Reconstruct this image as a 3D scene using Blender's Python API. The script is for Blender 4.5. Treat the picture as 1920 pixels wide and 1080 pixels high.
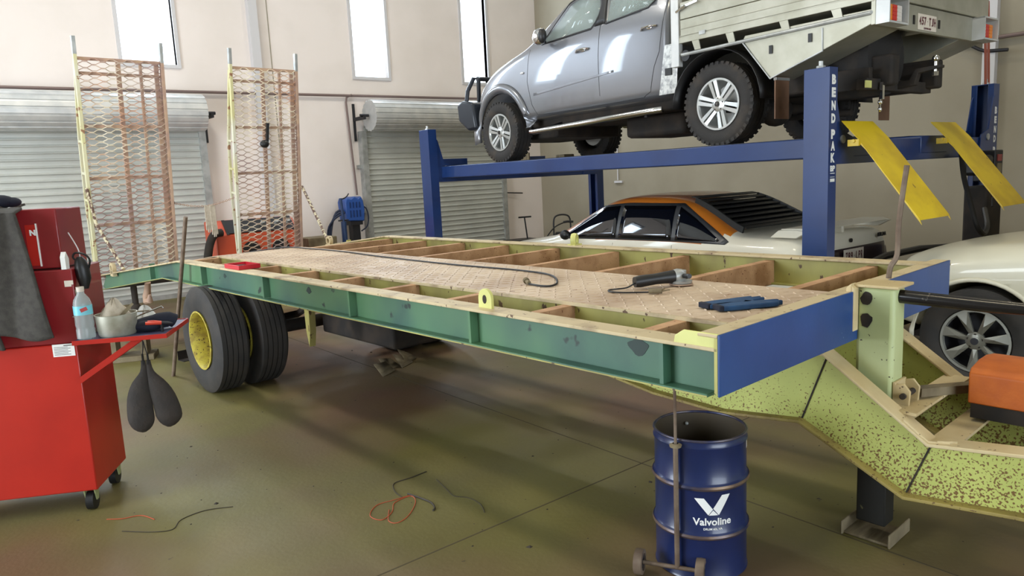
import bpy, bmesh, math, random
from mathutils import Vector, Matrix
from mathutils.bvhtree import BVHTree
random.seed(7)
for o in list(bpy.data.objects): bpy.data.objects.remove(o)
SC = bpy.context.scene; COL = SC.collection
pi = math.pi; R_ = math.radians
# ---------------------------------------------------------------- camera
F = 1360.0; YAW, PIT, ROL = R_(38.74), R_(8.76), R_(2.84)
cy_, sy_ = math.cos(YAW), math.sin(YAW)
fwd = Vector((sy_*math.cos(PIT), cy_*math.cos(PIT), -math.sin(PIT)))
rt = Vector((cy_, -sy_, 0)); dn = fwd.cross(rt)
r2 = math.cos(ROL)*rt + math.sin(ROL)*dn; d2 = -math.sin(ROL)*rt + math.cos(ROL)*dn
cd = bpy.data.cameras.new('camera'); cam = bpy.data.objects.new('camera', cd); COL.objects.link(cam)
M = Matrix.Identity(4)
for i in range(3): M[i][0] = r2[i]; M[i][1] = -d2[i]; M[i][2] = -fwd[i]
M[0][3], M[1][3], M[2][3] = 0, 0, 1.6
cam.matrix_world = M; cd.sensor_width = 36; cd.lens = 36*F/1920; cd.clip_start = .05
SC.camera = cam
# ---------------------------------------------------------------- world, light, exposure
w = bpy.data.worlds.new('world'); SC.world = w; w.use_nodes = True
w.node_tree.nodes['Background'].inputs[0].default_value = (.72, .86, 1, 1)
w.node_tree.nodes['Background'].inputs[1].default_value = 5.0
def area(name, loc, rot, sx, sy, e, col):
    l = bpy.data.lights.new(name, 'AREA'); l.shape = 'RECTANGLE'; l.size = sx; l.size_y = sy; l.energy = e; l.color = col
    o = bpy.data.objects.new(name, l); o.location = loc; o.rotation_euler = rot; COL.objects.link(o); return o
area('daylight_front_door', (1.0, -6.95, 2.2), (R_(90), 0, 0), 5.6, 4.2, 300, (.93, .97, 1))
area('daylight_side_door', (-5.45, 5.6, 2.2), (R_(90), 0, R_(-90)), 4.6, 4.0, 560, (.93, .97, 1))
for nm, x in (('a', 2.955), ('b', 6.635), ('c', 8.97), ('d', .35), ('e', -1.55)):
    area('daylight_window_'+nm, (x, 11.93, 4.7), (R_(-90), 0, 0), .62, 2.2, 60, (.72, .86, 1))
SC.view_settings.view_transform = 'Standard'; SC.view_settings.look = 'None'
SC.view_settings.gamma = 1; SC.view_settings.use_curve_mapping = False
SC.view_settings.exposure = 0.0
# ---------------------------------------------------------------- helpers
def sr(r, g, b):
    f = lambda c: (c/255/12.92 if c/255 <= .04045 else ((c/255+.055)/1.055)**2.4)
    return (f(r), f(g), f(b), 1)
def mat(name, c, rough=.5, metal=0, c2=None, sc=3, lo=.4, hi=.65, spot=None, ssc=40, sth=.62, bump=0, bsc=60, coat=0,
        spec=.5, trans=0, emit=0, alpha=1, axis=None, c3=None, sc3=.7, detail=6, rough2=None, spotlow=None, aniso=None):
    m = bpy.data.materials.new(name); m.use_nodes = True; t = m.node_tree; n = t.nodes; L = t.links
    b = n['Principled BSDF']
    b.inputs['Roughness'].default_value = rough; b.inputs['Metallic'].default_value = metal
    b.inputs['Specular IOR Level'].default_value = spec; b.inputs['Coat Weight'].default_value = coat
    b.inputs['Coat Roughness'].default_value = .04
    b.inputs['Transmission Weight'].default_value = trans; b.inputs['Alpha'].default_value = alpha
    tc = n.new('ShaderNodeTexCoord'); co = tc.outputs['Object']
    if axis:
        mp = n.new('ShaderNodeMapping'); mp.inputs['Scale'].default_value = axis; L.new(co, mp.inputs[0]); co = mp.outputs[0]
    def noise(s, d=detail):
        q = n.new('ShaderNodeTexNoise'); q.inputs['Scale'].default_value = s; q.inputs['Detail'].default_value = d
        L.new(co, q.inputs['Vector']); return q.outputs['Fac']
    def ramp(src, a, z_):
        q = n.new('ShaderNodeMapRange'); q.inputs[1].default_value = a; q.inputs[2].default_value = z_; L.new(src, q.inputs[0]); return q.outputs[0]
    def mix(f_, a, z_):
        q = n.new('ShaderNodeMix'); q.data_type = 'RGBA'
        L.new(f_, q.inputs[0])
        for v_, k in ((a, 6), (z_, 7)):
            if isinstance(v_, tuple): q.inputs[k].default_value = v_
            else: L.new(v_, q.inputs[k])
        return q.outputs[2]
    col = c
    if c2: col = mix(ramp(noise(sc), lo, hi), col, c2)
    if c3: col = mix(ramp(noise(sc3, 3), .42, .62), col, c3)
    if spot:
        f_ = ramp(noise(ssc, 3), sth, sth+.03)
        if spotlow:   # rust gathers toward the lower edge of the steel
            sx = n.new('ShaderNodeSeparateXYZ'); L.new(tc.outputs['Object'], sx.inputs[0])
            g_ = n.new('ShaderNodeMapRange'); g_.inputs[1].default_value = spotlow[1]; g_.inputs[2].default_value = spotlow[0]
            g_.inputs[3].default_value = -.05; g_.inputs[4].default_value = .12; L.new(sx.outputs['Z'], g_.inputs[0])
            a_ = n.new('ShaderNodeMath'); a_.operation = 'ADD'; L.new(noise(ssc, 3), a_.inputs[0]); L.new(g_.outputs[0], a_.inputs[1])
            f_ = ramp(a_.outputs[0], sth, sth+.03)
        col = mix(f_, col, spot)
    if isinstance(col, tuple): b.inputs['Base Color'].default_value = col
    else: L.new(col, b.inputs['Base Color'])
    if rough2 is not None:
        q = n.new('ShaderNodeMapRange'); q.inputs[1].default_value = .35; q.inputs[2].default_value = .65
        q.inputs[3].default_value = rough; q.inputs[4].default_value = rough2; L.new(noise(sc*1.7), q.inputs[0]); L.new(q.outputs[0], b.inputs['Roughness'])
    if bump:
        q = n.new('ShaderNodeBump'); q.inputs['Strength'].default_value = bump; q.inputs['Distance'].default_value = .01
        L.new(noise(bsc, 4), q.inputs['Height']); L.new(q.outputs[0], b.inputs['Normal'])
    if emit:
        b.inputs['Emission Color'].default_value = c; b.inputs['Emission Strength'].default_value = emit
    return m
def tag(o, label=None, cat=None, group=None, kind=None):
    if label: o['label'] = label
    if cat: o['category'] = cat
    if group: o['group'] = group
    if kind: o['kind'] = kind
    return o
def root(name, loc, rz=0, label=None, cat=None, group=None, kind=None):
    o = bpy.data.objects.new(name, None); o.empty_display_size = .1; COL.objects.link(o)
    o.location = loc; o.rotation_euler = (0, 0, rz); return tag(o, label, cat, group, kind)
class G:
    def __init__(s): s.v = []; s.f = []
    def add(s, vs, fs):
        k = len(s.v); s.v += [tuple(p) for p in vs]; s.f += [tuple(i+k for i in q) for q in fs]; return s
    def box(s, x0, x1, y0, y1, z0, z1):
        return s.add([(x, y, z) for z in (z0, z1) for y in (y0, y1) for x in (x0, x1)],
                     [(0, 2, 3, 1), (4, 5, 7, 6), (0, 1, 5, 4), (2, 6, 7, 3), (0, 4, 6, 2), (1, 3, 7, 5)])
    def obox(s, a, b, wd, hd, up=(0, 0, 1)):   # bar from a to b, width wd, height hd
        a, b = Vector(a), Vector(b); d = (b-a).normalized(); u = Vector(up)
        if abs(d.dot(u)) > .98: u = Vector((1, 0, 0))
        r = d.cross(u).normalized(); u = r.cross(d)
        q = [(-wd/2, -hd/2), (wd/2, -hd/2), (wd/2, hd/2), (-wd/2, hd/2)]
        return s.add([p + r*i + u*j for p in (a, b) for i, j in q], [(3, 2, 1, 0), (4, 5, 6, 7), (0, 1, 5, 4), (1, 2, 6, 5), (2, 3, 7, 6), (3, 0, 4, 7)])
    def prism(s, pts, a, b, fn):   # pts 2-D outline, fn(u, w, h) -> 3-D
        n = len(pts)
        return s.add([fn(p[0], p[1], h) for h in (a, b) for p in pts],
                     [tuple(range(n))[::-1], tuple(range(n, 2*n))] + [(i, (i+1) % n, n+(i+1) % n, n+i) for i in range(n)])
    def px(s, pts, a, b): return s.prism(pts, a, b, lambda u, w_, h: (h, u, w_))   # pts (y,z), extrude x
    def py(s, pts, a, b): return s.prism(pts, a, b, lambda u, w_, h: (u, h, w_))   # pts (x,z), extrude y
    def pz(s, pts, a, b): return s.prism(pts, a, b, lambda u, w_, h: (u, w_, h))   # pts (x,y), extrude z
    def tube(s, path, r, n=8, caps=True, closed=False):
        P = [Vector(p) for p in path]; m = len(P); rings = []; u = None
        for i, p in enumerate(P):
            if closed: d = P[(i+1) % m]-P[i-1]
            else: d = P[min(i+1, m-1)]-P[max(i-1, 0)]
            d.normalize()
            if u is None: u = Vector((0, 0, 1)) if abs(d.z) < .9 else Vector((1, 0, 0))
            u = (u - d*u.dot(d))
            if u.length < 1e-5: u = Vector((1, 0, 0)) - d*d.x
            u.normalize(); w_ = d.cross(u); rr = r[i] if isinstance(r, (list, tuple)) else r
            rings.append([p + (u*math.cos(2*pi*k/n) + w_*math.sin(2*pi*k/n))*rr for k in range(n)])
        vs = [q for g_ in rings for q in g_]; fs = []
        for i in range(m if closed else m-1):
            j = (i+1) % m
            for k in range(n): fs.append((i*n+k, i*n+(k+1) % n, j*n+(k+1) % n, j*n+k))
        if caps and not closed: fs += [tuple(range(n))[::-1], tuple((m-1)*n+k for k in range(n))]
        return s.add(vs, fs)
    def cyl(s, a, b, r, n=16): return s.tube([a, b], r, n)
    def lathe(s, prof, o, d, n=32, closed=False):  # prof (radius, along)
        o = Vector(o); d = Vector(d).normalized(); u = Vector((0, 0, 1)) if abs(d.z) < .9 else Vector((1, 0, 0))
        u = (u-d*u.dot(d)).normalized(); w_ = d.cross(u); m = len(prof)
        vs = [o + d*a + (u*math.cos(2*pi*k/n)+w_*math.sin(2*pi*k/n))*r for r, a in prof for k in range(n)]
        fs = [(i*n+k, i*n+(k+1) % n, ((i+1) % m)*n+(k+1) % n, ((i+1) % m)*n+k) for i in range(m if closed else m-1) for k in range(n)]
        return s.add(vs, fs)
    def sph(s, c, rx, ry, rz, n=14, m=8):
        vs = []; fs = []
        for i in range(m+1):
            t = pi*i/m
            for k in range(n): vs.append((c[0]+rx*math.sin(t)*math.cos(2*pi*k/n), c[1]+ry*math.sin(t)*math.sin(2*pi*k/n), c[2]+rz*math.cos(t)))
        for i in range(m):
            for k in range(n): fs.append((i*n+k, (i+1)*n+k, (i+1)*n+(k+1) % n, i*n+(k+1) % n))
        return s.add(vs, fs)
    def grid(s, fn, nu, nv):
        vs = [fn(i/nu, j/nv) for j in range(nv+1) for i in range(nu+1)]
        return s.add(vs, [(j*(nu+1)+i, j*(nu+1)+i+1, (j+1)*(nu+1)+i+1, (j+1)*(nu+1)+i) for j in range(nv) for i in range(nu)])
    def build(s, name, m, parent=None, bev=0, ang=38, solid=0, loc=None, rz=None, subd=0, label=None, norm=True):
        me = bpy.data.meshes.new(name); me.from_pydata(s.v, [], s.f); 
        bm = bmesh.new(); bm.from_mesh(me); bmesh.ops.remove_doubles(bm, verts=bm.verts, dist=1e-6)
        if norm: bmesh.ops.recalc_face_normals(bm, faces=bm.faces)
        bm.to_mesh(me); bm.free()
        me.shade_smooth(); me.set_sharp_from_angle(angle=R_(ang))
        me.materials.append(m)
        o = bpy.data.objects.new(name, me); COL.objects.link(o)
        if parent: o.parent = parent
        if loc is not None: o.location = loc
        if rz is not None: o.rotation_euler = (0, 0, rz)
        if solid: q = o.modifiers.new('s', 'SOLIDIFY'); q.thickness = solid; q.offset = 0
        if bev: q = o.modifiers.new('b', 'BEVEL'); q.width = bev; q.segments = 2; q.limit_method = 'ANGLE'; q.harden_normals = False
        if subd: q = o.modifiers.new('u', 'SUBSURF'); q.levels = subd; q.render_levels = subd
        if label: o['label'] = label
        return o
def place(g, name, m, base, label, cat, group=None, rz=0, **k):   # a thing that is one mesh, origin at its base
    o = g.build(name, m, None, loc=base, rz=rz, **k); return tag(o, label, cat, group)
def bake(o):
    dg = bpy.context.evaluated_depsgraph_get(); dg.update()
    me = bpy.data.meshes.new_from_object(o.evaluated_get(dg), depsgraph=dg)
    o.modifiers.clear(); old = o.data; o.data = me; bpy.data.meshes.remove(old); return o
def text(s, size, m, parent, mw, ext=.0015, bold=0.0, name='lettering', sx=1, align='CENTER', label=None):
    cu = bpy.data.curves.new(name, 'FONT'); cu.body = s; cu.size = size; cu.extrude = ext; cu.offset = bold
    cu.align_x = align; cu.align_y = 'CENTER'; cu.resolution_u = 3
    o = bpy.data.objects.new(name, cu); COL.objects.link(o); bpy.context.view_layer.update()
    dg = bpy.context.evaluated_depsgraph_get(); me = bpy.data.meshes.new_from_object(o.evaluated_get(dg)); bpy.data.objects.remove(o)
    me.transform(mw @ Matrix.Diagonal((sx, 1, 1, 1))); me.materials.clear(); me.materials.append(m)
    q = bpy.data.objects.new(name, me); COL.objects.link(q); q.parent = parent
    if label: q['label'] = label
    return q
def block(word, w_, h_, pitch, m, parent, mw, name='lettering', bold=.004, vertical=False, ext=.0012, raw=False):
    # block capitals: every glyph fitted to the same width and height
    G_ = []; n = len(word)
    for k, ch in enumerate(word):
        if ch == ' ': continue
        cu = bpy.data.curves.new(name, 'FONT'); cu.body = ch; cu.size = 1; cu.resolution_u = 3; cu.offset = .02+bold*4
        o = bpy.data.objects.new(name, cu); COL.objects.link(o); bpy.context.view_layer.update()
        me = bpy.data.meshes.new_from_object(o.evaluated_get(bpy.context.evaluated_depsgraph_get())); bpy.data.objects.remove(o)
        xs = [v_.co.x for v_ in me.vertices]; ys_ = [v_.co.y for v_ in me.vertices]
        wd, hd, cw_, chh = (w_, h_, (min(xs)+max(xs))/2, (min(ys_)+max(ys_))/2)
        if ch == '\u00b7': wd = hd = h_*.14
        if ch in 'I1': wd = w_*.3
        sx_, sy_ = wd/(max(xs)-min(xs)), hd/(max(ys_)-min(ys_))
        off = (0, -pitch*k) if vertical else ((k-(n-1)/2)*pitch, 0)
        g = G(); vs = [((v_.co.x-cw_)*sx_+off[0], (v_.co.y-chh)*sy_+off[1]) for v_ in me.vertices]; N_ = len(vs)
        fs = [tuple(p.vertices) for p in me.polygons]
        g.add([(x, y, ext) for x, y in vs], fs); g.v = [tuple(mw @ Vector(p)) for p in g.v]
        G_.append(g)
    if vertical: return [g.build(name, m, parent, norm=False) for g in G_]
    a = G()
    for g in G_: a.add(g.v, g.f)
    return a.build(name, m, parent, norm=False)
def frame(o, xd, yd):   # matrix from origin, x and y directions
    x = Vector(xd).normalized(); y = Vector(yd).normalized(); z_ = x.cross(y); m_ = Matrix.Identity(4)
    for i in range(3): m_[i][0] = x[i]; m_[i][1] = y[i]; m_[i][2] = z_[i]; m_[i][3] = o[i]
    return m_
def arc(c, r, a0, a1, n, fn): return [fn(c[0]+r*math.cos(a0+(a1-a0)*i/n), c[1]+r*math.sin(a0+(a1-a0)*i/n)) for i in range(n+1)]
# ---------------------------------------------------------------- materials
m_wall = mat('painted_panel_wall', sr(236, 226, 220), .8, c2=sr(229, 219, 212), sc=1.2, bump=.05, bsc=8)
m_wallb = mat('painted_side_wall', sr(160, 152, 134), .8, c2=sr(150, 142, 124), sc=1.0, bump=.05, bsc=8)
m_ceil = mat('ceiling_sheet', sr(190, 188, 180), .8)
m_trim = mat('painted_trim', sr(205, 203, 205), .5)
m_floor = mat('stained_concrete', sr(112, 106, 56), .48, c2=sr(92, 84, 50), sc=.9, lo=.35, hi=.7, c3=sr(108, 84, 66), sc3=.5, spot=sr(60, 52, 40), ssc=16, sth=.735, bump=.12, bsc=40, rough2=.62)
m_joint = mat('floor_joint', sr(72, 64, 44), .9)
m_zinc = mat('zincalume', sr(206, 206, 204), .42, .3, c2=sr(190, 192, 192), sc=6)
m_curt = mat('roller_curtain', sr(196, 198, 192), .45, .15, c2=sr(184, 187, 182), sc=2)
m_galv = mat('galvanised_steel', sr(182, 184, 182), .42, .4, c2=sr(156, 158, 156), sc=9)
m_dark = mat('dark_steel', sr(44, 44, 48), .5, .4)
m_black = mat('black_plastic', sr(24, 24, 26), .45)
m_rub = mat('tyre_rubber', sr(42, 41, 40), .75, c2=sr(54, 50, 46), sc=7, bump=.15, bsc=60)
m_rubd = mat('muddy_tyre_rubber', sr(40, 38, 37), .8, c2=sr(70, 60, 50), sc=5, lo=.5, hi=.75, bump=.2, bsc=60)
m_green = mat('worn_green_paint', sr(66, 106, 86), .45, c2=sr(52, 84, 76), sc=2.2, c3=sr(84, 124, 88), sc3=1.3, spot=sr(34, 50, 46), ssc=7, sth=.67)
m_flange = mat('worn_cream_flange', sr(196, 178, 140), .55, c2=sr(140, 118, 90), sc=6, lo=.5, hi=.72, spot=sr(96, 70, 48), ssc=30, sth=.66)
m_yel = mat('aged_yellow_paint', sr(178, 172, 96), .5, c2=sr(142, 132, 78), sc=3, spot=sr(88, 66, 38), ssc=22, sth=.66, axis=(1, 1, .45))
m_peach = mat('rusty_cross_member', sr(194, 152, 112), .7, c2=sr(150, 108, 70), sc=7, lo=.42, hi=.7, spot=sr(120, 76, 46), ssc=60, sth=.66, bump=.2, bsc=90)
m_plate = mat('worn_checker_plate', sr(206, 184, 158), .5, .0, c2=sr(176, 150, 124), sc=2.6, spot=sr(140, 104, 78), ssc=20, sth=.68)
m_blue = mat('blue_gloss_paint', sr(38, 72, 130), .42, c2=sr(34, 65, 118), sc=3, spot=sr(120, 140, 160), ssc=60, sth=.755, bump=.04, bsc=30)
m_lime = mat('lime_yellow_paint', sr(186, 192, 104), .5, c2=sr(168, 176, 92), sc=2.5, spot=sr(110, 82, 38), ssc=105, sth=.635, spotlow=(.34, .72))
m_lime2 = mat('pale_lime_post_paint', sr(186, 196, 144), .5, c2=sr(174, 184, 128), sc=3, spot=sr(60, 46, 34), ssc=40, sth=.68)
m_cream = mat('cream_flange_paint', sr(206, 188, 146), .5, c2=sr(190, 168, 122), sc=5, spot=sr(96, 76, 48), ssc=45, sth=.69)
m_limep = mat('fresh_yellow_plate', sr(214, 214, 132), .45, c2=sr(198, 196, 118), sc=4)
m_dirt = mat('dirty_lower_flange', sr(150, 134, 72), .6, c2=sr(122, 104, 58), sc=6, spot=sr(96, 70, 36), ssc=70, sth=.62)
m_rimy = mat('chipped_yellow_rim', sr(184, 170, 66), .55, c2=sr(150, 132, 58), sc=20, lo=.45, hi=.65, spot=sr(84, 66, 40), ssc=60, sth=.62)
m_axle = mat('greasy_axle', sr(34, 30, 27), .85, c2=sr(52, 43, 35), sc=8)
m_mesh = mat('rusty_expanded_mesh', sr(222, 210, 184), .6, c2=sr(190, 146, 116), sc=2.2, lo=.46, hi=.6, c3=sr(156, 128, 122), sc3=.8)
m_rampf = mat('ramp_frame_paint', sr(206, 200, 148), .5, c2=sr(214, 212, 200), sc=1.5, spot=sr(150, 110, 80), ssc=14, sth=.62)
m_rust = mat('rusty_rib', sr(172, 142, 126), .7, c2=sr(190, 160, 134), sc=8)
m_red = mat('red_powder_coat', sr(178, 36, 24), .4, c2=sr(168, 32, 22), sc=4, coat=.2)
m_redd = mat('dark_red_chest', sr(132, 26, 30), .4, c2=sr(122, 24, 28), sc=4, coat=.2)
m_cloth = mat('dark_grey_cloth', sr(70, 67, 62), .95, c2=sr(58, 55, 51), sc=30, bump=.3, bsc=300)
m_leather = mat('brown_black_leather', sr(46, 38, 32), .8, c2=sr(34, 29, 25), sc=14, bump=.3, bsc=60)
m_liftb = mat('lift_blue_paint', sr(22, 52, 106), .36, c2=sr(20, 46, 96), sc=2, coat=.3)
m_white = mat('white_vinyl', sr(232, 232, 228), .5)
m_rampy = mat('safety_yellow', sr(214, 184, 28), .42, c2=sr(190, 158, 26), sc=4, spot=sr(128, 100, 30), ssc=14, sth=.7)
m_silver = mat('silver_car_paint', sr(126, 128, 134), .3, .5, coat=1)
m_chrome = mat('chrome', sr(220, 220, 220), .12, 1)
m_alloy = mat('alloy_wheel', sr(190, 192, 190), .3, .7)
m_glassd = mat('dark_tinted_glass', sr(10, 12, 20), .03, 0, spec=.9)
m_glass = mat('clear_car_glass', sr(190, 205, 200), .02, 0, spec=.6, alpha=.35)
m_alu = mat('tray_aluminium', sr(176, 174, 160), .42, .55, c2=sr(160, 158, 142), sc=5)
m_checker = mat('bright_checker_aluminium', sr(205, 205, 200), .3, .8, c2=sr(150, 150, 150), sc=30)
m_sedw = mat('white_sedan_paint', sr(222, 216, 198), .35, coat=.5)
m_orange = mat('orange_roof_paint', sr(206, 122, 40), .35, coat=.6, c2=sr(196, 112, 36), sc=3)
m_wagw = mat('white_wagon_paint', sr(218, 214, 194), .35, coat=.5)
m_louv = mat('black_louvre', sr(28, 30, 30), .55)
m_taild = mat('dark_tail_panel', sr(40, 26, 30), .25)
m_plateb = mat('number_plate_white', sr(214, 204, 190), .5)
m_maroon = mat('maroon_ink', sr(96, 52, 56), .6)
m_drum = mat('drum_blue', sr(24, 38, 82), .32, c2=sr(20, 33, 72), sc=6, coat=.2)
m_drumin = mat('drum_inside', sr(66, 56, 40), .7)
m_steelr = mat('weathered_rod', sr(120, 104, 88), .6, .3, c2=sr(90, 72, 58), sc=12)
m_orbox = mat('orange_box_paint', sr(204, 104, 26), .5, c2=sr(184, 88, 22), sc=8, bump=.1, bsc=50)
m_mach = mat('orange_machine_paint', sr(206, 84, 48), .5, c2=sr(190, 74, 44), sc=3)
m_win = mat('window_glass', sr(240, 246, 250), .05, alpha=.12)
m_rag = mat('rag_cloth', sr(196, 186, 170), .9, c2=sr(170, 158, 140), sc=20)
m_navy = mat('navy_cloth', sr(24, 28, 44), .9)
m_mud = mat('rust_brown_flap', sr(120, 88, 66), .7, c2=sr(96, 68, 50), sc=5)
m_wood = mat('grey_timber', sr(130, 118, 92), .8, c2=sr(96, 84, 62), sc=5, axis=(1, 6, 1))
# ---------------------------------------------------------------- structure
YA, XB, CE = 12.0, 10.6, 7.2
XL, YF = -5.5, -7.0
def struct(g, name, m, parent=None, **k):
    o = g.build(name, m, parent, **k)
    if not parent: o['kind'] = 'structure'
    return o
struct(G().box(XL, XB, YF, YA, -.12, 0), 'floor', m_floor)
struct(G().box(XL, XB, YF, YA, CE, CE+.1), 'ceiling', m_ceil)
g = G()
for x in (-2.2, 2.9, 7.6): g.box(x-.0035, x+.0035, YF+.3, YA-.3, 0, .001)
for y in (-2, 2.55, 8.2): g.box(XL+.3, XB-.3, y-.0035, y+.0035, 0, .001)
struct(g, 'trim_4', m_joint)
wins = [(2.58, 3.33, 3.51, 6.1), (6.30, 6.97, 3.48, 6.1), (8.67, 9.27, 3.48, 6.1), (0, .70, 3.48, 6.1), (-1.9, -1.2, 3.48, 6.1)]
def wall_y(name, y0, y1, x0, x1, holes, m):
    g = G(); xs = sorted({x0, x1} | {h[0] for h in holes} | {h[1] for h in holes})
    for a, b in zip(xs[:-1], xs[1:]):
        hs = [h for h in holes if h[0] <= a and h[1] >= b]
        if hs:
            if hs[0][2] > 0: g.box(a, b, y0, y1, 0, hs[0][2])
            g.box(a, b, y0, y1, hs[0][3], CE)
        else: g.box(a, b, y0, y1, 0, CE)
    return struct(g, name, m)
wall_y('wall_back', YA, YA+.18, XL, XB+.18, wins, m_wall)
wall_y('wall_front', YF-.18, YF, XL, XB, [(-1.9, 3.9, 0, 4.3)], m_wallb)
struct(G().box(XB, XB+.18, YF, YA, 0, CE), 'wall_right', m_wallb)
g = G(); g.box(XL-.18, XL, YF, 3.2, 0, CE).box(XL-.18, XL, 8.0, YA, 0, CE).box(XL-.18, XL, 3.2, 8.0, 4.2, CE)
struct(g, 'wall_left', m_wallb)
for i, (a, b, c, d) in enumerate(wins):
    t = root('window_%d' % (i+1), (a, YA, c), 0, kind='structure')
    W, H = b-a, d-c; g = G()
    for q in ((-.05, .0, -.05, H+.05), (W, W+.05, -.05, H+.05)): g.box(q[0], q[1], -.03, .08, q[2], q[3])
    g.box(0, W, -.03, .08, -.05, 0).box(0, W, -.03, .08, H, H+.05)
    g.build('window_frame', m_trim, t); G().box(0, W, .1, .106, 0, H).build('pane', m_win, t)
struct(G().box(4.46, 4.60, YA-.12, YA, 0, CE), 'trim_1', m_trim)
struct(G().box(XB-.10, XB, 3.38, 3.52, 0, CE), 'trim_2', m_trim)
struct(G().box(4.80, 4.815, YA-.006, YA, 0, CE), 'trim_3', m_wallb)
def roller(n, x0, x1, zd, side):
    t = root('door_%d' % n, (x0, YA, 0), 0, kind='structure'); W = x1-x0; p = .095; g = G()
    prof = []; z = .06
    while z < zd+.1:
        prof += [(z, 0), (z+.05, 0), (z+.06, -.004), (z+.072, -.02), (z+.083, -.02), (z+.092, -.004)]; z += p
    g.grid(lambda u, v: (u*W, -.10+prof[min(int(round(v*(len(prof)-1))), len(prof)-1)][1], prof[int(round(v*(len(prof)-1)))][0]), 1, len(prof)-1)
    g.build('curtain', m_curt, t, ang=25)
    G().box(0, W, -.14, -.06, 0, .07).build('bottom_rail', m_galv, t)
    g = G(); dr = []; k = 0
    rr = .27; n_ = 26
    # coiled drum of curtain, ribbed around
    cp_ = []
    for i in range(18):   # slats wrap round the coil
        for q_, dr_ in ((.0, 0), (.62, 0), (.70, -.014), (.92, -.014)):
            a = 2*pi*(i+q_)/18; cp_.append((-.36+(rr+dr_)*math.cos(a), zd+.27+(rr+dr_)*math.sin(a)))
    g.px(cp_, 0, W)
    g.build('curtain_roll', m_zinc, t)
    for xx, s_ in ((-.02, -1), (W+.02, 1)):
        g = G().cyl((xx, -.36, zd+.27), (xx+s_*.16, -.36, zd+.27), .025, 10)
        g.box(xx+s_*.10-.02, xx+s_*.10+.02, -.42, 0, zd+.2, zd+.26).box(xx+s_*.10-.02, xx+s_*.10+.02, -.03, 0, zd-.15, zd+.5)
        g.build('axle_bracket', m_dark, t)
        G().box(xx-.05, xx+.05, -.15, -.0, 0, zd+.02).build('guide_rail', m_galv, t)
    for z in (1.9, 1.1):
        G().box(-.14, -.07, -.06, 0, z-.03, z+.03).build('guide_lug', m_galv, t)
    G().box(.20, .32, -.125, -.10, 1.27, 1.31).build('handle', m_zinc, t)
    return t
roller(1, .35, 3.52, 2.50, 1); roller(2, 6.33, 9.44, 2.50, 1)
# conduits on the walls
def pipe(name, path, r, label, m=m_galv, cat='pipe', group=None, n=8):
    b = Vector(path[0]); g = G().tube([Vector(p)-b for p in path], r, n)
    return place(g, name, m, b, label, cat, group)
m_pipe = mat('copper_brown_pipe', sr(126, 108, 104), .5, .3)
pipe('conduit_pipe', [(-5.4, 11.93, 3.05), (10.55, 11.93, 3.17)], .022, 'long brown pipe running along the back wall above the roller doors', m_pipe)
pipe('drop_pipe', [(6.16, 11.90, 3.15), (6.08, 11.95, 3.11), (6.06, 11.95, 3.02), (6.09, 11.95, 2.3), (6.13, 11.95, 1.40)], .018, 'thin pipe dropping down the back wall to the blue hose reel', m_pipe)
t = root('air_pipe', (10.53, 5.6, 3.0), 0, 'brown pipe along the side wall with a stub valve near the far lift post', 'pipe')
G().tube([(0, 0, .19), (0, -1.75, 0), (0, -2.2, -.01), (0, -6, -.03)], .024, 8).build('main_run', m_pipe, t)
G().tube([(0, -1.85, 0), (-.04, -1.9, -.03), (-.04, -2.05, -.13), (-.04, -2.12, -.16), (-.04, -2.36, -.18)], .022, 8).build('valve_stub', m_dark, t)
for y in (-1.2, -2.6): G().box(-.03, .07, y-.015, y+.015, -.03, .06).build('pipe_clip', m_dark, t)
pipe('wall_conduit', [(10.56, 9.72, 2.2), (10.56, 9.72, 1.42)], .012, 'thin pale conduit on side wall between the two back lift posts', m_trim)
place(G().box(-.04, .0, -.10, .10, -.02, .02), 'conduit_bracket', m_trim, (10.6, 9.72, 1.39), 'small pale bracket under the thin conduit on the side wall', 'bracket')
# ceiling lamps (out of frame, they light the room)
m_lamp = mat('lamp_diffuser', (1, .93, .74, 1), .5, emit=7)
for k, (x, y, pw) in enumerate(((1.5, 1.5, 60), (6.8, 1.5, 55), (1.5, 7.5, 135), (6.8, 7.5, 110))):
    t = root('ceiling_light', (x, y, CE), 0, 'long twin-tube fitting fixed under the ceiling sheet', 'ceiling light', 'ceiling light fittings')
    G().box(-.12, .12, -.8, .8, -.1, 0).build('housing', m_trim, t); G().box(-.10, .10, -.78, .78, -.125, -.1).build('diffuser', m_lamp, t)
    area('ceiling_lamp', (x, y, CE-.14), (0, 0, 0), .4, 1.6, pw, (1, .86, .58) if y < 4 else (1, .95, .84))
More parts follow.
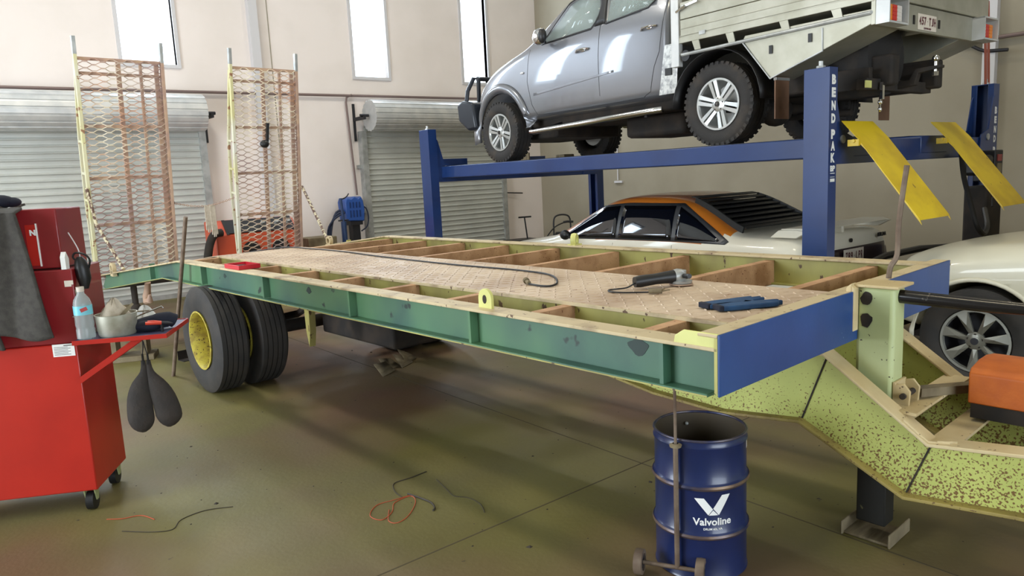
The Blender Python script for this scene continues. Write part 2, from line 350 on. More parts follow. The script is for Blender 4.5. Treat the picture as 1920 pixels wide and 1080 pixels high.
# ---------------------------------------------------------------- flatbed trailer (x across, y rearward)
TY = R_(2.9)
T = root('flatbed_trailer', (1.92, 1.359, 0), TY, 'long stripped flatbed trailer with blue nose panel and yellow gooseneck', 'trailer')
def TW(v, u, z): return Vector((1.92, 1.359, 0)) + Vector((math.cos(TY)*v - math.sin(TY)*u, math.sin(TY)*v + math.cos(TY)*u, z))
topn = [(0, 1.02), (5.3, 1.02), (8.05, .705)]; botn = [(8.2, .515), (5.75, .84), (.05, .857), (0, .88)]
def zt(u, t0=1.02): return t0 if u < 5.3 else t0 - (u-5.3)*.1145
WN = [(0, .875), (.04, .86), (5.75, .842), (8.18, .53), (8.24, .56), (8.06, .70), (5.3, 1.012), (0, 1.012)]
def side_beam(x, s, m, mf, tz, label=None):
    web = [(a, b+tz) for a, b in WN]
    b = G().px(web, x-.006, x+.006).build('side_beam', m, T, label=label)
    f = G(); x0, x1 = sorted((x-s*.06, x+s*.045))
    top = [(0, 1.008), (0, 1.022), (5.3, 1.022), (8.06, .712), (8.06, .70), (5.3, 1.008)]
    f.px([(p, q+tz) for p, q in top], x0, x1).build('top_flange', mf, b, bev=.003)
    f = G(); bot = [(.04, .85), (.04, .862), (5.75, .846), (8.18, .534), (8.18, .522), (5.75, .834)]
    f.px([(p, q+tz) for p, q in bot], x0, x1).build('bottom_flange', m, b, bev=.003)
    G().px([(p, q+tz+.001) for p, q in [(.04, .851), (.04, .856), (5.75, .840), (8.18, .528), (8.18, .523), (5.75, .835)]], x0-.0015 if s > 0 else x1, x0 if s > 0 else x1+.0015).build('worn_edge', m_yel, b)
    for u in (.228, 1.29, 2.38, 3.55, 4.75, 6.15):
        dz = min(0, (5.55-u)*.1145)
        G().box(min(x, x-s*.05), max(x, x-s*.05), u-.008, u+.008, .858+tz+dz, 1.008+tz+dz*.9).build('stiffener', m, b)
    return b
nb = side_beam(.06, 1, m_green, m_flange, 0, 'green painted side beam')
fb = side_beam(2.12, -1, m_yel, m_flange, .025, 'yellowed far side beam')
# round stain patches where lamps once sat
for u, z, r in ((.36, .965, .030), (2.95, .955, .020), (4.35, .95, .016)):
    G().prism([(u+r*1.5*math.cos(a)*(1+.2*math.sin(3*a+u)), z+r*math.sin(a)*(1+.15*math.cos(4*a))) for a in [2*pi*i/20 for i in range(20)]], .0525, .0560, lambda a, b, h: (h, a, b)).build('marker_stain', mat('dark_green_stain', sr(36, 56, 52), .6), nb)
for k in range(9):
    u = .34+.605*k
    for a, b in ((.07, .345), (1.13, 2.11)):
        g = G().box(a, b, u-.004, u+.004, .872, 1.012).box(a, b, u-.004, u+.05, 1.008, 1.018).box(a, b, u-.004, u+.04, .872, .88)
        g.build('cross_member', m_peach, T, bev=.002)
for k in range(4):
    u = 5.75+.58*k; z = zt(u)
    G().box(.07, 2.11, u-.004, u+.05, z-.13, z-.01).build('cross_member', m_peach, T, bev=.002)
for x in (.345, 1.13):
    G().px([(.03, .87), (.03, 1.012), (5.3, 1.012), (7.9, .72), (7.9, .62), (5.6, .87)], x-.005, x+.005).build('inner_rail', m_yel, T)
# checker plate deck
def plate(name, mtl, x0, x1, pts):
    g = G(); g.px([(a, b) for a, b in pts], x0, x1); return g.build(name, mtl, T)
dp = plate('deck_plate', m_plate, .325, 1.15, [(.10, 1.02), (5.3, 1.02), (6.9, .838), (6.9, .845), (5.3, 1.028), (.10, 1.028)])
g = G()   # raised tread bars of the checker plate
for i in range(96):
    for j in range(15):
        u = .16+i*.0535; x = .345+j*.0535 ; s_ = 1 if (i+j) % 2 else -1
        if u > 5.25 or random.random() < .06: continue
        c = Vector((x+random.uniform(-.003, .003), u, 1.0285)); d = Vector((.018*s_, .018, 0)); p = Vector((.0045*s_, -.0045, 0))
        g.add([c-d, c+p, c+d, c-p, c-d*.6+Vector((0, 0, .0026)), c+p*.5+Vector((0, 0, .003)), c+d*.6+Vector((0, 0, .0026)), c-p*.5+Vector((0, 0, .003))],
              [(4, 5, 6, 7), (0, 1, 5, 4), (1, 2, 6, 5), (2, 3, 7, 6), (3, 0, 4, 7)])
g.build('tread_pattern', m_plate, dp)
G().box(.318, .332, .1, 5.2, 1.018, 1.032).build('deck_edge_strip', m_flange, dp)
# nose
G().box(0, 2.135, -.008, .0, .86, 1.066).build('nose_panel', m_blue, T, bev=.002)
G().box(.0, 2.135, .0, .075, 1.054, 1.066).build('nose_cap', m_flange, T, bev=.003)
G().box(.0, 2.135, .0, .012, .87, 1.054).build('nose_back_plate', m_yel, T)
G().px([(.0, 1.02), (.17, 1.02), (.165, 1.045), (.13, 1.068), (.0, 1.068)], .002, .010).build('corner_plate', m_limep, T, bev=.002)
g = G().px([(.0, 1.0), (.07, 1.0), (.07, 1.064), (0, 1.064)], .07, .09).build('corner_gusset', m_limep, T)
def lug(x, u, z, m):
    pts = [(u-.045, z)] + [(u+.045*math.cos(a), z+.065+.045*math.sin(a)) for a in [pi-pi*i/12 for i in range(13)]] + [(u+.045, z)]
    g = G(); hole = [(u+.013*math.cos(a), z+.062+.02*math.sin(a)) for a in [2*pi*i/12 for i in range(12)]]
    o = g.px(pts, x-.008, x+.008).build('lifting_lug', m, T, bev=.002)
    G().px(hole, x-.010, x+.010).build('lug_hole', m_axle, o)
lug(.055, 1.215, 1.0, m_limep)
pts = (2.14, 2.62, 1.045)
o = G().lathe([(.022, -.02), (.05, -.02), (.055, 0), (.05, .02), (.022, .02)], (2.14, 2.62, 1.085), (.5, -1, 0), 20, True).box(2.10, 2.18, 2.58, 2.66, 1.04, 1.055).build('lashing_ring', m_limep, T)
# wheels
def tyre_prof(R, W, rr, grooves=4, gd=.012):
    h = W/2; pr = [(rr, -h*.72), (rr+.012, -h*.86), (rr+(R-rr)*.35, -h*.99), (rr+(R-rr)*.6, -h), (R-.03, -h*.95), (R-.008, -h*.84)]
    n = grooves; seg = h*1.62/(n+1); x = -h*.81
    for i in range(n+1):
        pr += [(R, x+.001), (R, x+seg-.009)]
        if i < n: pr += [(R-gd, x+seg-.008), (R-gd, x+seg-.001)]
        x += seg
    pr += [(R-.008, h*.84), (R-.03, h*.95), (rr+(R-rr)*.6, h), (rr+(R-rr)*.35, h*.99), (rr+.012, h*.86), (rr, h*.72)]
    return pr
def truck_wheel(x, u, z, R=.43, W=.25, s=-1, out=True):
    ty = G().lathe(tyre_prof(R, W, .222), (x, u, z), (1, 0, 0), 56, True).build('wheel_tyre', m_rub, T, ang=30)
    a = s*W/2
    pr = [(.226, a*.80), (.236, a*.92), (.238, a*.98), (.226, a*.99), (.214, a*.80), (.205, a*.4), (.20, -a*.2), (.19, -a*.75), (.10, -a*.8), (.09, -a*.55), (.0, -a*.55)] if out else \
         [(.226, a*.80), (.236, a*.95), (.226, a*.98), (.21, a*.5), (.20, -a*.1), (.10, -a*.2), (0, -a*.2)]
    r_ = G().lathe(pr, (x, u, z), (1, 0, 0), 40).build('wheel_rim', m_rimy, ty)
    g = G()
    for k in range(8):
        b = 2*pi*k/8; p = Vector((x-a*.78, u+.15*math.cos(b), z+.15*math.sin(b))); g.cyl(p, p+Vector((s*.03, 0, 0)), .012, 6)
    g.build('wheel_nuts', m_axle, ty)
UW = 4.66
truck_wheel(.035, UW, .424); truck_wheel(.355, UW, .424, out=False)
truck_wheel(2.10, UW, .424, s=1); truck_wheel(1.78, UW, .424, s=1, out=False)
G().cyl((.15, UW, .416), (2.0, UW, .416), .055, 16).lathe([(.05, .42), (.14, .44), (.14, .56), (.05, .58)], (0, UW, .416), (1, 0, 0), 24).build('axle', m_axle, T)
for x in (.62, 1.55):
    G().tube([(x, UW-.55, .66), (x, UW-.3, .56), (x, UW, .50), (x, UW+.3, .56), (x, UW+.55, .66)], .03, 6).build('leaf_spring', m_axle, T)
    for u in (UW-.55, UW+.55):
        G().px([(u-.07, .86), (u+.07, .86), (u+.03, .60), (u-.03, .60)], x-.04, x+.04).build('spring_hanger', m_axle, T)
G().px([(3.73, .86), (3.82, .86), (3.81, .52), (3.78, .40), (3.75, .52)], .42, .47).build('hanger_arm', m_yel, T, label='worn yellow suspension arm')
for x, zb_ in ((.62, .66), (1.55, .53)):
    G().px([(2.4, zb_+.1), (2.4, .86), (7.2, .80), (7.2, .70), (5.9, .74), (5.3, .62), (3.2, zb_)], x-.04, x+.04).build('chassis_rail', m_axle, T)
G().box(.80, 1.45, 3.2, 4.3, .38, .86).build('suspension_shade_box', m_axle, T, bev=.02)  # dark box added to stand for the shadowed suspension and far wheels
for u, x in ((2.9, .9), (3.4, 1.1)):
    G().tube([(x, u, .84), (x-.1, u+.2, .62), (x-.05, u+.5, .56), (x-.15, u+.9, .66), (x-.1, u+1.1, .84)], .018, 8).build('brake_hose', m_black, T)
# tail: jack leg and hook
G().cyl((.30, 7.95, .62), (.30, 7.95, .25), .035, 12).lathe([(.05, 0), (.06, .03), (.04, .08), (.03, .16)], (.30, 7.95, .10), (0, 0, 1), 14).sph((.30, 7.95, .28), .06, .06, .07).cyl((.3, 7.95, 0), (.3, 7.95, .12), .07, 14).build('tail_leg', m_axle, T)
G().tube([(.30, 7.35, .64), (.30, 7.40, .55), (.30, 7.45, .48), (.30, 7.44, .42), (.30, 7.36, .43), (.30, 7.34, .50)], [.03, .035, .045, .05, .035, .015], 10).build('tow_hook', m_rust, T)
G().box(.07, 2.1, 8.0, 8.2, .54, .60).build('tail_cross_beam', m_axle, T)
# loading ramps standing up on the tail
def ramp(name_u0, x0, x1, labels):
    B = Vector((0, 8.08, .66)); U = Vector((0, -.33, 2.43)); Ln = U.length; Ud = U.normalized(); N = Vector((0, Ud.z, -Ud.y))  # N faces rearward
    def P(x, h, n=0): return Vector((x, 0, 0)) + B + Ud*h + N*n
    W = x1-x0
    fr = G()
    fr.obox(P(x0, 0), P(x0, Ln+.20), .035, .05, up=N)
    r = fr.build('loading_ramp', m_rampf, T, bev=.003)
    G().obox(P(x1, 0, .02), P(x1, Ln, .02), .035, .05, up=N).build('side_rail', m_rust, r, bev=.003)
    G().obox(P(x1, Ln-.02, .02), P(x1, Ln+.20, .02), .036, .052, up=N).build('rail_end', m_galv, r, bev=.003)
    G().obox(P(x0, Ln+.02, .0), P(x0, Ln+.205, .0), .037, .052, up=N).build('rail_end', m_galv, r, bev=.003)
    for x in (x0-.0, x1):   # bowed stiffener truss behind each side rail
        g = G()
        g.obox(P(x, .02, .04), P(x, .9, .17), .03, .035, N).obox(P(x, .9, .17), P(x, 1.55, .17), .03, .035, N).obox(P(x, 1.55, .17), P(x, Ln-.05, .03), .03, .035, N)
        for q, n_ in ((.9, .17), (1.55, .17), (1.2, .17)): g.obox(P(x, q, 0), P(x, q, n_), .025, .025, Ud)
        g.build('truss_rail', m_rampf if x == x0 else m_rust, r)
    g = G()
    for x, wd in ((x0+W*.48, .045), (x0+W*.74, .028), (x1-.06, .045)):
        g.obox(P(x, .03, .035), P(x, Ln-.02, .035), wd, .03, N)
    g.build('centre_rail', m_rust, r)
    for q in (.03, .62, 1.15, 1.72, 2.28, Ln-.02):
        G().obox(P(x0, q, .03), P(x1, q, .03), .03, .035, Ud).build('ramp_rung', m_rust, r)
    g = G(); rows = 71; cw = .15; nc = 2*int(W/cw); hw = W/nc   # expanded metal strands
    for j in range(rows):
        q = .03 + (Ln-.06)*j/(rows-1); dh = .0155 if j % 2 else -.0155
        pts = []
        for i in range(nc+1):
            s_ = 1 if (i % 2) else -1
            zz = q + dh*s_ + random.uniform(-.002, .002); x = x0 + i*hw
            pts += [P(max(x0, x-hw*.25), zz-dh*s_*.20, -.010*s_), P(min(x1, x+hw*.25), zz-dh*s_*.20, -.010*s_)]
        for a, b in zip(pts[:-1], pts[1:]):
            if (b-a).length > .004: g.obox(a, b, .007, .013, N)
    g.build('expanded_mesh', m_mesh, r, ang=20)
    return P
P1 = ramp(0, -.03, .85, None); P2 = ramp(0, 1.63, 2.49, None)
o = G().obox(P2(2.04, 1.50, -.03), P2(2.06, 1.78, -.03), .035, .03).sph(tuple(P2(2.0, 1.52, -.05)), .06, .04, .05).build('ramp_latch', m_black, T)
m_hz = mat('worn_hazard_stripe', sr(196, 186, 156), .6, c2=sr(92, 66, 56), sc=22, lo=.46, hi=.52)
G().tube([P1(-.05, 1.05, -.02), (-.03, 7.80, 1.30), (.06, 7.28, .82)], .018, 8).build('ramp_strut', m_hz, T)
G().tube([P2(2.51, .95, -.02), (2.30, 7.1, 1.12), (2.14, 6.62, .93)], .02, 8).build('ramp_strut', m_hz, T)
G().lathe([(.03, -.02), (.06, -.02), (.06, .02), (.03, .02)], (.02, 7.55, .82), (1, 0, 0), 18, True).box(0, .04, 7.49, 7.61, .73, .79).build('ramp_hinge_lug', m_flange, T)
G().lathe([(.03, -.02), (.055, -.02), (.055, .02), (.03, .02)], (2.13, 6.58, .95), (1, 0, 0), 18, True).box(2.10, 2.16, 6.53, 6.63, .86, .91).build('ramp_hinge_lug', m_flange, T)
# gooseneck
def goose(x, s):
    webt = [(2.4, .80), (.06, .80), (-.33, .512), (-1.6, .66)]; webb = [(-1.6, .40), (-.62, .325), (-.25, .285), (.18, .50), (.56, .46), (.95, .478), (1.3, .53), (2.4, .60)]
    b = G().px(webt+webb, x-.005, x+.005).build('gooseneck_beam', m_lime, T)
    x0, x1 = x-.05, x+.05
    def strip(pts, t):
        return G().px(pts + [(p, q+t) for p, q in pts[::-1]], x0, x1)
    strip([(.30, .80), (.075, .80), (-.33, .508), (-1.6, .655)], .014).build('top_flange', m_cream, b, bev=.003)
    strip([(2.4, .587), (1.3, .517), (.95, .465), (.56, .447), (.18, .487), (-.25, .272), (-.62, .312), (-1.6, .387)], .014).build('bottom_flange', m_dirt, b, bev=.003)
    G().obox((x-.007, .075, .79), (x-.007, .18, .50), .006, .006).build('weld_bead', m_axle, b)
    G().obox((x-.007, -.33, .50), (x-.007, -.25, .29), .006, .006).build('weld_bead', m_axle, b)
    c = [(x+.0+.030*math.cos(a), -.33+.09*math.sin(a), .522) for a in [2*pi*i/16 for i in range(16)]]
    G().tube([(x-.035, -.24, .59), (x-.04, -.29, .555), (x-.035, -.33, .524), (x-.02, -.40, .530), (x-.005, -.42, .535), (x-.03, -.36, .53)], .005, 6).build('chain_scar', m_cream, b)
goose(.95, -1); goose(1.62, 1)
g = G().box(.99, 1.60, -.10, .10, .47, .49).build('gooseneck_floor', m_cream, T)
for (u, z, h) in ((-.22, .60, .06), (-.36, .50, .05)):
    o = G().box(.96, 1.61, u-.05, u+.05, z, z+.012).box(.96, 1.61, u+.042, u+.05, z-h*1.6, z).build('gooseneck_step', m_cream, T)
pst = G().px([(-.152, .36), (0, .36), (0, 1.085), (-.152, 1.085)], 1.03, 1.15)
pst.build('mounting_post', m_lime2, T, bev=.018)
po = T.children[-1]
G().px([(-.17, 1.082), (.01, 1.082), (.01, 1.094), (-.17, 1.094)], 1.012, 1.18).build('post_cap', m_cream, T, bev=.003)
for z in (1.035, .945):
    g = G(); pts = []
    for i in range(14):
        a = 2*pi*i/14; rr = .026+random.uniform(-.004, .004); pts.append((-.045+rr*math.cos(a)*.9, z+rr*math.sin(a)*1.15))
    g.px(pts, 1.0265, 1.032).build('burnt_hole', m_axle, T)
G().px([(.0, .88), (.02, .88), (.022, 1.08), (.0, 1.10)], .985, 1.03).px([(-.012, .9), (.0, .9), (.0, 1.09), (-.012, 1.08)], .985, 1.03).build('post_bracket', m_cream, T, bev=.003)
G().cyl((.98, .01, .99), (.988, .01, .99), .012, 10).build('bracket_bolt', m_axle, T)
g = G()
for x in (1.035, 1.135): g.px([(-.155, .60), (-.215, .60), (-.22, .67), (-.195, .70), (-.155, .69)], x, x+.012)
g.px([(-.152, .60), (-.165, .60), (-.165, .70), (-.152, .70)], 1.035, 1.147).build('ram_bracket', m_cream, T, bev=.003)
G().cyl((1.02, -.195, .65), (1.165, -.195, .65), .012, 10).build('bracket_pin', m_axle, T)
m_hose = mat('oily_black_tube', sr(26, 24, 24), .2, spot=sr(90, 84, 78), ssc=18, sth=.66)
G().tube([(1.09, -.14, 1.045), (1.10, -.45, 1.035), (1.12, -.62, 1.03), (1.12, -1.6, .99)], [.028, .026, .021, .021], 12).build('hydraulic_ram', m_hose, T)
G().obox((1.16, -.20, .64), (1.60, -.38, .60), .05, .035).build('timber_wedge', m_wood, T)
g = G().px([(-.135, .06), (-.015, .06), (-.015, .47), (-.135, .47)], 1.045, 1.14).build('jack_leg', mat('black_jack_leg', sr(30, 30, 28), .5, spot=sr(120, 116, 80), ssc=16, sth=.7), T, bev=.006)
g = G().box(1.0, 1.19, -.17, .02, .0, .012)
for u in (-.175, .02): g.px([(u-.005, 0), (u+.005, 0), (u+.005, .06), (u-.005, .06)], .985, 1.205)
g.build('jack_foot', m_wood, T, bev=.01, label='scuffed grey foot plate')
# ---------------------------------------------------------------- things on the deck
DZ = 1.0295
def TP(path, z): return [TW(v, u, z+(q if q else 0)) for u, v, q in path]
c = [(5.9, .80, -.066), (5.34, .99, 0), (4.87, 1.05, 0), (4.3, 1.05, 0), (3.71, .99, 0), (3.1, .95, 0), (2.6, .93, 0), (2.3, .935, 0), (2.03, .945, 0), (1.80, .93, 0), (1.656, .895, 0), (1.52, .81, 0), (1.405, .703, 0), (1.36, .64, 0), (1.353, .592, 0), (1.40, .575, 0), (1.479, .585, 0), (1.50, .590, .0)]
def smooth(P, k=4):
    P = [Vector(p) for p in P]; out = []
    for i in range(len(P)-1):
        a, b, c_, d = P[max(i-1, 0)], P[i], P[i+1], P[min(i+2, len(P)-1)]
        for j in range(k):
            t = j/k; out.append(.5*((2*b)+(c_-a)*t+(2*a-5*b+4*c_-d)*t*t+(3*b-a-3*c_+d)*t**3))
    return out+[P[-1]]
pth = smooth(TP(c, DZ+.006))
base = Vector((pth[-1].x, pth[-1].y, DZ))
t = root('extension_cord', base, 0, 'long black extension cord lying along the checker plate deck', 'cord')
G().tube([p-base for p in pth], .0055, 8).build('cable', m_black, t)
e = TW(.605, 1.535, DZ+.016)-base
G().cyl(Vector((0, 0, .012)), e, .011, 10).cyl(e, e+(e*.35), .017, 12).build('plug_socket', m_wood, t)
# grinder
gb = TW(.90, .86, DZ); t = root('angle_grinder', gb, TY+R_(-28), 'black angle grinder lying on the deck with its cord and plug', 'grinder')
g = G().tube([(-.16, 0, .035), (-.13, 0, .037), (-.05, 0, .042), (.0, 0, .045), (.045, 0, .046)], [.026, .030, .027, .030, .033], 14)
g.build('motor_body', m_black, t)
G().lathe([(.034, 0), (.038, .02), (.034, .045), (.02, .05)], (.045, 0, .046), (1, 0, 0), 16).cyl((.085, 0, .02), (.085, 0, .075), .026, 14).build('gear_head', m_galv, t)
G().lathe([(.052, 0), (.055, .012), (.03, .02)], (.085, 0, .012), (0, 0, 1), 24).build('wheel_guard', m_galv, t)
G().cyl((.085, 0, .006), (.085, 0, .010), .058, 28).build('grinding_disc', m_rust, t)
G().tube([(.085, -.03, .05), (.085, -.09, .055)], .012, 10).build('side_handle', m_black, t)
G().tube(smooth([(-.16, 0, .03), (-.20, 0, .012), (-.25, .02, .006), (-.29, .01, .006), (-.30, -.04, .006), (-.26, -.09, .006), (-.20, -.12, .006), (-.15, -.155, .008)]), .004, 8).build('power_cord', m_black, t)
G().cyl((-.155, -.152, .013), (-.105, -.185, .013), .012, 10).cyl((-.11, -.175, .013), (-.08, -.16, .02), .003).cyl((-.105, -.185, .013), (-.075, -.205, .02), .003).build('cord_plug', m_wood, t)
# gloves on the deck
m_glv = mat('blue_glove_cloth', sr(34, 72, 112), .85, c2=sr(28, 60, 96), sc=20)
def glove(name, base, rz, label, flip=1):
    t = root(name, base, rz, label, 'glove', 'blue work gloves on the deck')
    pts = [(-.12, .028), (-.10, .045), (-.04, .048), (.02, .042), (.03, .062), (.06, .07), (.075, .055), (.06, .036), (.10, .036), (.16, .030), (.165, .018), (.12, .010), (.165, .004), (.165, -.010), (.12, -.012), (.14, -.022), (.13, -.034), (.05, -.036), (-.04, -.04), (-.11, -.036), (-.125, 0)]
    G().pz([(a, b*flip) for a, b in pts], 0, .020).build('glove_hand', m_glv, t, bev=.008)
    G().pz([(-.125, .03*flip), (-.105, .032*flip), (-.105, -.038*flip), (-.125, -.036*flip)], .0, .0225).build('cuff', m_navy, t, bev=.004)
glove('work_glove', TW(.61, .262, DZ+.002), TY+R_(-31), 'blue work glove nearest the nose of the deck')
glove('work_glove', TW(.63, .345, DZ+.002), TY+R_(-20), 'blue work glove tucked behind the nearer one', -1)
# red parts tray on the near flange
pt = TW(.10, 4.10, 1.0225); t = root('parts_tray', pt, TY, 'small red plastic tray on the near green beam', 'tray')
g = G().box(-.075, .075, -.13, .13, 0, .004)
for a in ((-.082, -.075, -.137, .137), (.075, .082, -.137, .137), (-.075, .075, -.137, -.13), (-.075, .075, .13, .137)): g.box(*a, 0, .032)
g.build('tray_shell', mat('red_plastic', sr(190, 36, 48), .35), t, bev=.002)
G().sph((0, .03, .01), .05, .07, .012).build('loose_bolts', m_axle, t)
# flat bar standing at the nose
g = G().tube(smooth([(0, 0, 0), (.005, -.005, .05), (.03, -.02, .10), (.035, -.022, .25), (.05, -.04, .47)]), .011, 6)
place(g, 'pry_bar', m_steelr, TW(1.22, -.055, 1.0945), 'bent grey steel bar standing upright behind the gooseneck post', 'bar', rz=TY)
# orange box on gooseneck
ob = TW(1.46, -.62, .56); t = root('orange_box', ob, TY, 'orange steel box with domed lid on the gooseneck', 'box')
prof = [(-.17, .03), (.17, .03), (.17, .155), (.15, .175), (.05, .19), (-.05, .19), (-.15, .175), (-.17, .155)]
G().prism([(a, b) for a, b in prof], -.25, .27, lambda u, w_, h: (u, h, w_)).build('box_shell', m_orbox, t, bev=.006)
G().box(-.165, .165, -.24, .26, -.03, .03).build('rubber_base', m_axle, t)
# ---------------------------------------------------------------- four-post lift (x across = s, y along = l)
LA = -math.atan(.03); Lv = Vector((.03, 1, 0)).normalized(); Sv = Vector((Lv.y, -Lv.x, 0))
def LW(s, l, z): return Lv*l + Sv*s + Vector((0, 0, z))
PO = (4.95, 2.80)
LF = root('vehicle_lift', LW(*PO, 0), LA, 'blue four-post vehicle lift with yellow drop ramps', 'lift')
def lb(g, name, m, parent=None, **k):   # geometry given in absolute (s, l)
    g.v = [(x-PO[0], y-PO[1], z) for x, y, z in g.v]; return g.build(name, m, parent or LF, **k)
RT = 1.765; RB = 1.60
def post(s0, s1, l0, l1, z1, front):
    t_ = .012; g = G(); ins = s1 if front else s0
    g.box(s0, s1, l0, l0+t_, 0, z1).box(s0, s1, l1-t_, l1, 0, z1)
    if front: g.box(s0, s0+t_, l0, l1, 0, z1).box(s1-t_, s1, l0, l0+.05, 0, z1).box(s1-t_, s1, l1-.05, l1, 0, z1)
    else: g.box(s1-t_, s1, l0, l1, 0, z1).box(s0, s0+t_, l0, l0+.05, 0, z1).box(s0, s0+t_, l1-.05, l1, 0, z1)
    g.box(s0+.005, s1-.005, l0+.005, l1-.005, z1-.01, z1)
    o = lb(g, 'post', m_liftb, bev=.004)
    g = G().box(s0-.05, s1+.05, l0-.05, l1+.05, 0, .015); lb(g, 'base_plate', m_liftb, o)
    c = ((s0+s1)/2, (l0+l1)/2); g = G().cyl((c[0], c[1], z1), (c[0], c[1], z1+.05), .016, 10).cyl((c[0], c[1], z1), (c[0], c[1], z1+.018), .03, 6)
    lb(g, 'top_bolt', m_galv, o); return o
ZP = 2.235
pn = post(4.87, 4.975, 2.73, 2.92, ZP, True); pf = post(7.84, 7.97, 2.78, 2.97, ZP, False)
pbn = post(4.87, 4.99, 8.06, 8.28, ZP, True); pbf = post(7.86, 7.99, 8.12, 8.32, ZP, False)
for s0, s1, l0, l1 in ((5.05, 5.52, 2.775, 8.25), (6.38, 6.88, 2.775, 8.25)):
    g = G().box(s0, s1, l0, l1, RB+.02, RT)
    rw = lb(g, 'runway', m_liftb, bev=.008)
    lb(G().box(s0+.01, s1-.01, l0+.1, l1-.1, RT, RT+.004), 'runway_tread', m_dark, rw)
    lb(G().box(s0, s1, l1-.08, l1-.05, RT, RT+.10), 'wheel_stop', m_liftb, rw)
for l in (2.86, 8.17):
    cbm = lb(G().box(4.99, 7.84, l-.08, l+.08, RB-.03, RT-.02), 'cross_beam', m_liftb, bev=.006)
    for s_, d in ((4.985, 1), (7.83, -1)):
        pts = [(s_, RB-.03), (s_+d*.30, RB-.03), (s_+d*.27, RT), (s_+d*.11, RT+.05), (s_+d*.03, RT+.33), (s_, RT+.36)]
        g = G().py(pts, l-.095, l-.085).py(pts, l+.085, l+.095); lb(g, 'gusset', m_liftb, cbm)
        lb(G().cyl((s_+d*.13, l-.105, RT-.02), (s_+d*.13, l-.09, RT-.02), .03, 14), 'sheave_pin', m_galv, cbm)
m_let = m_white
def letters(word, s, l, z0, dz, size, par, sx=1, nm='post_lettering'):
    OF = (0, .087, .176, .263, .3, .371, .452, .533)
    for k, ch in enumerate(word):
        if ch == ' ': continue
        block(ch, .054, .066, 0, m_let, par, frame((s-PO[0], l-PO[1], z0-OF[k]), (1, 0, 0), (0, 0, 1)), name=nm, bold=.012, ext=.0)
letters('BEND PAK', 4.9225, 2.7275, 2.15, .0757, .084, pn, .95)
text('BP', .055, m_let, pn, frame((4.9225-PO[0], 2.7285-PO[1], 1.54), (1, 0, 0), (0, 0, 1)), bold=.002, name='badge_lettering')
g = G(); 
for z, h in ((1.507, .005), (1.482, .003), (1.45, .022)): g.box(4.895, 4.95, 2.7265, 2.7295, z, z+h)
lb(g, 'small_print_decal', m_white, pn)
letters('BEND PAK', 7.905, 2.7775, 1.99, .078, .086, pf, .95)
def dramp(s0, s1):
    pr = [(2.74, 1.872), (2.62, 1.745), (2.19, 1.19)]
    g = G(); up = [(a, b) for a, b in pr]; lo = [(2.185, 1.178), (2.615, 1.733), (2.735, 1.862)]
    g.px(up+lo, s0, s1); o = lb(g, 'drop_ramp', m_rampy, bev=.002)
    for x in (s0, s1-.006): lb(G().px([(2.615, 1.735), (2.19, 1.188), (2.175, 1.15), (2.56, 1.66), (2.60, 1.70)], x, x+.006), 'ramp_side_flange', m_rampy, o)
    lb(G().cyl((s0-.03, 2.635, 1.725), (s1+.03, 2.635, 1.725), .012, 8).box(s0-.02, s0+.0, 2.60, 2.68, 1.69, 1.735), 'hinge_pin', m_rampy, o)
dramp(5.05, 5.50); dramp(6.45, 6.93)
g = G().cyl((7.60, 2.75, 1.42), (7.60, 2.75, 1.60), .07, 14).box(7.35, 7.55, 2.66, 2.86, 1.43, 1.60)
pu = lb(G().box(7.42, 7.76, 2.64, 2.84, 0.02, 1.30), 'power_unit', m_axle, bev=.02)
lb(G().box(7.28, 7.48, 2.62, 2.80, 1.40, 1.58), 'motor', m_black, pu, bev=.03)
lb(G().box(7.50, 7.68, 2.62, 2.80, 1.34, 1.62), 'control_box', m_dark, pu, bev=.01)
lb(G().box(7.54, 7.63, 2.612, 2.62, 1.52, 1.58), 'warning_label', mat('red_label', sr(140, 60, 56), .5), pu)
lb(G().box(7.54, 7.63, 2.612, 2.62, 1.42, 1.50), 'instruction_label', m_wood, pu)
lb(G().box(7.44, 7.50, 2.612, 2.62, 1.33, 1.39), 'gauge', m_galv, pu)
lb(G().cyl((7.42, 2.60, 1.20), (7.37, 2.58, 1.12), .008, 6), 'lever', m_black, pu)
lb(G().tube(smooth([(7.03, 2.72, 1.60), (7.05, 2.70, 1.40), (7.02, 2.62, 1.15), (7.00, 2.56, .98), (7.12, 2.55, .90), (7.28, 2.58, .96), (7.42, 2.66, 1.10)]), .022, 8), 'hydraulic_hose', m_black)
lb(G().cyl((7.79, 2.70, .02), (7.79, 2.70, 1.30), .016, 8), 'drain_pipe', m_trim, pf)
lb(G().tube(smooth([(8.0, 2.9, 1.05), (8.06, 2.88, .9), (8.06, 2.88, .75), (8.0, 2.9, .62)]), .012, 8), 'post_cable', m_black, pf)
m_red2 = mat('red_brown_hose', sr(140, 70, 50), .5)
for s_, z in ((7.86, 2.85), (7.93, 3.0)):
    lb(G().tube([(s_, 2.86, ZP-.01), (s_-.01, 2.87, ZP+.3), (s_+.01, 2.9, z)], .012, 8), 'air_line', m_red2, pf)
# things on the runway
place(G().box(-.09, .09, -.09, .09, 0, .085), 'wheel_chock', m_wood, LW(6.62, 7.45, RT+.005), 'grey block on the far runway behind the front wheel', 'chock', rz=LA, bev=.01)
place(G().box(-.01, .01, -.16, .16, 0, .14), 'cardboard_sheet', m_wood, LW(6.4, 8.1, RT+.005), 'faded board standing at the far end of the runway', 'board', rz=LA)
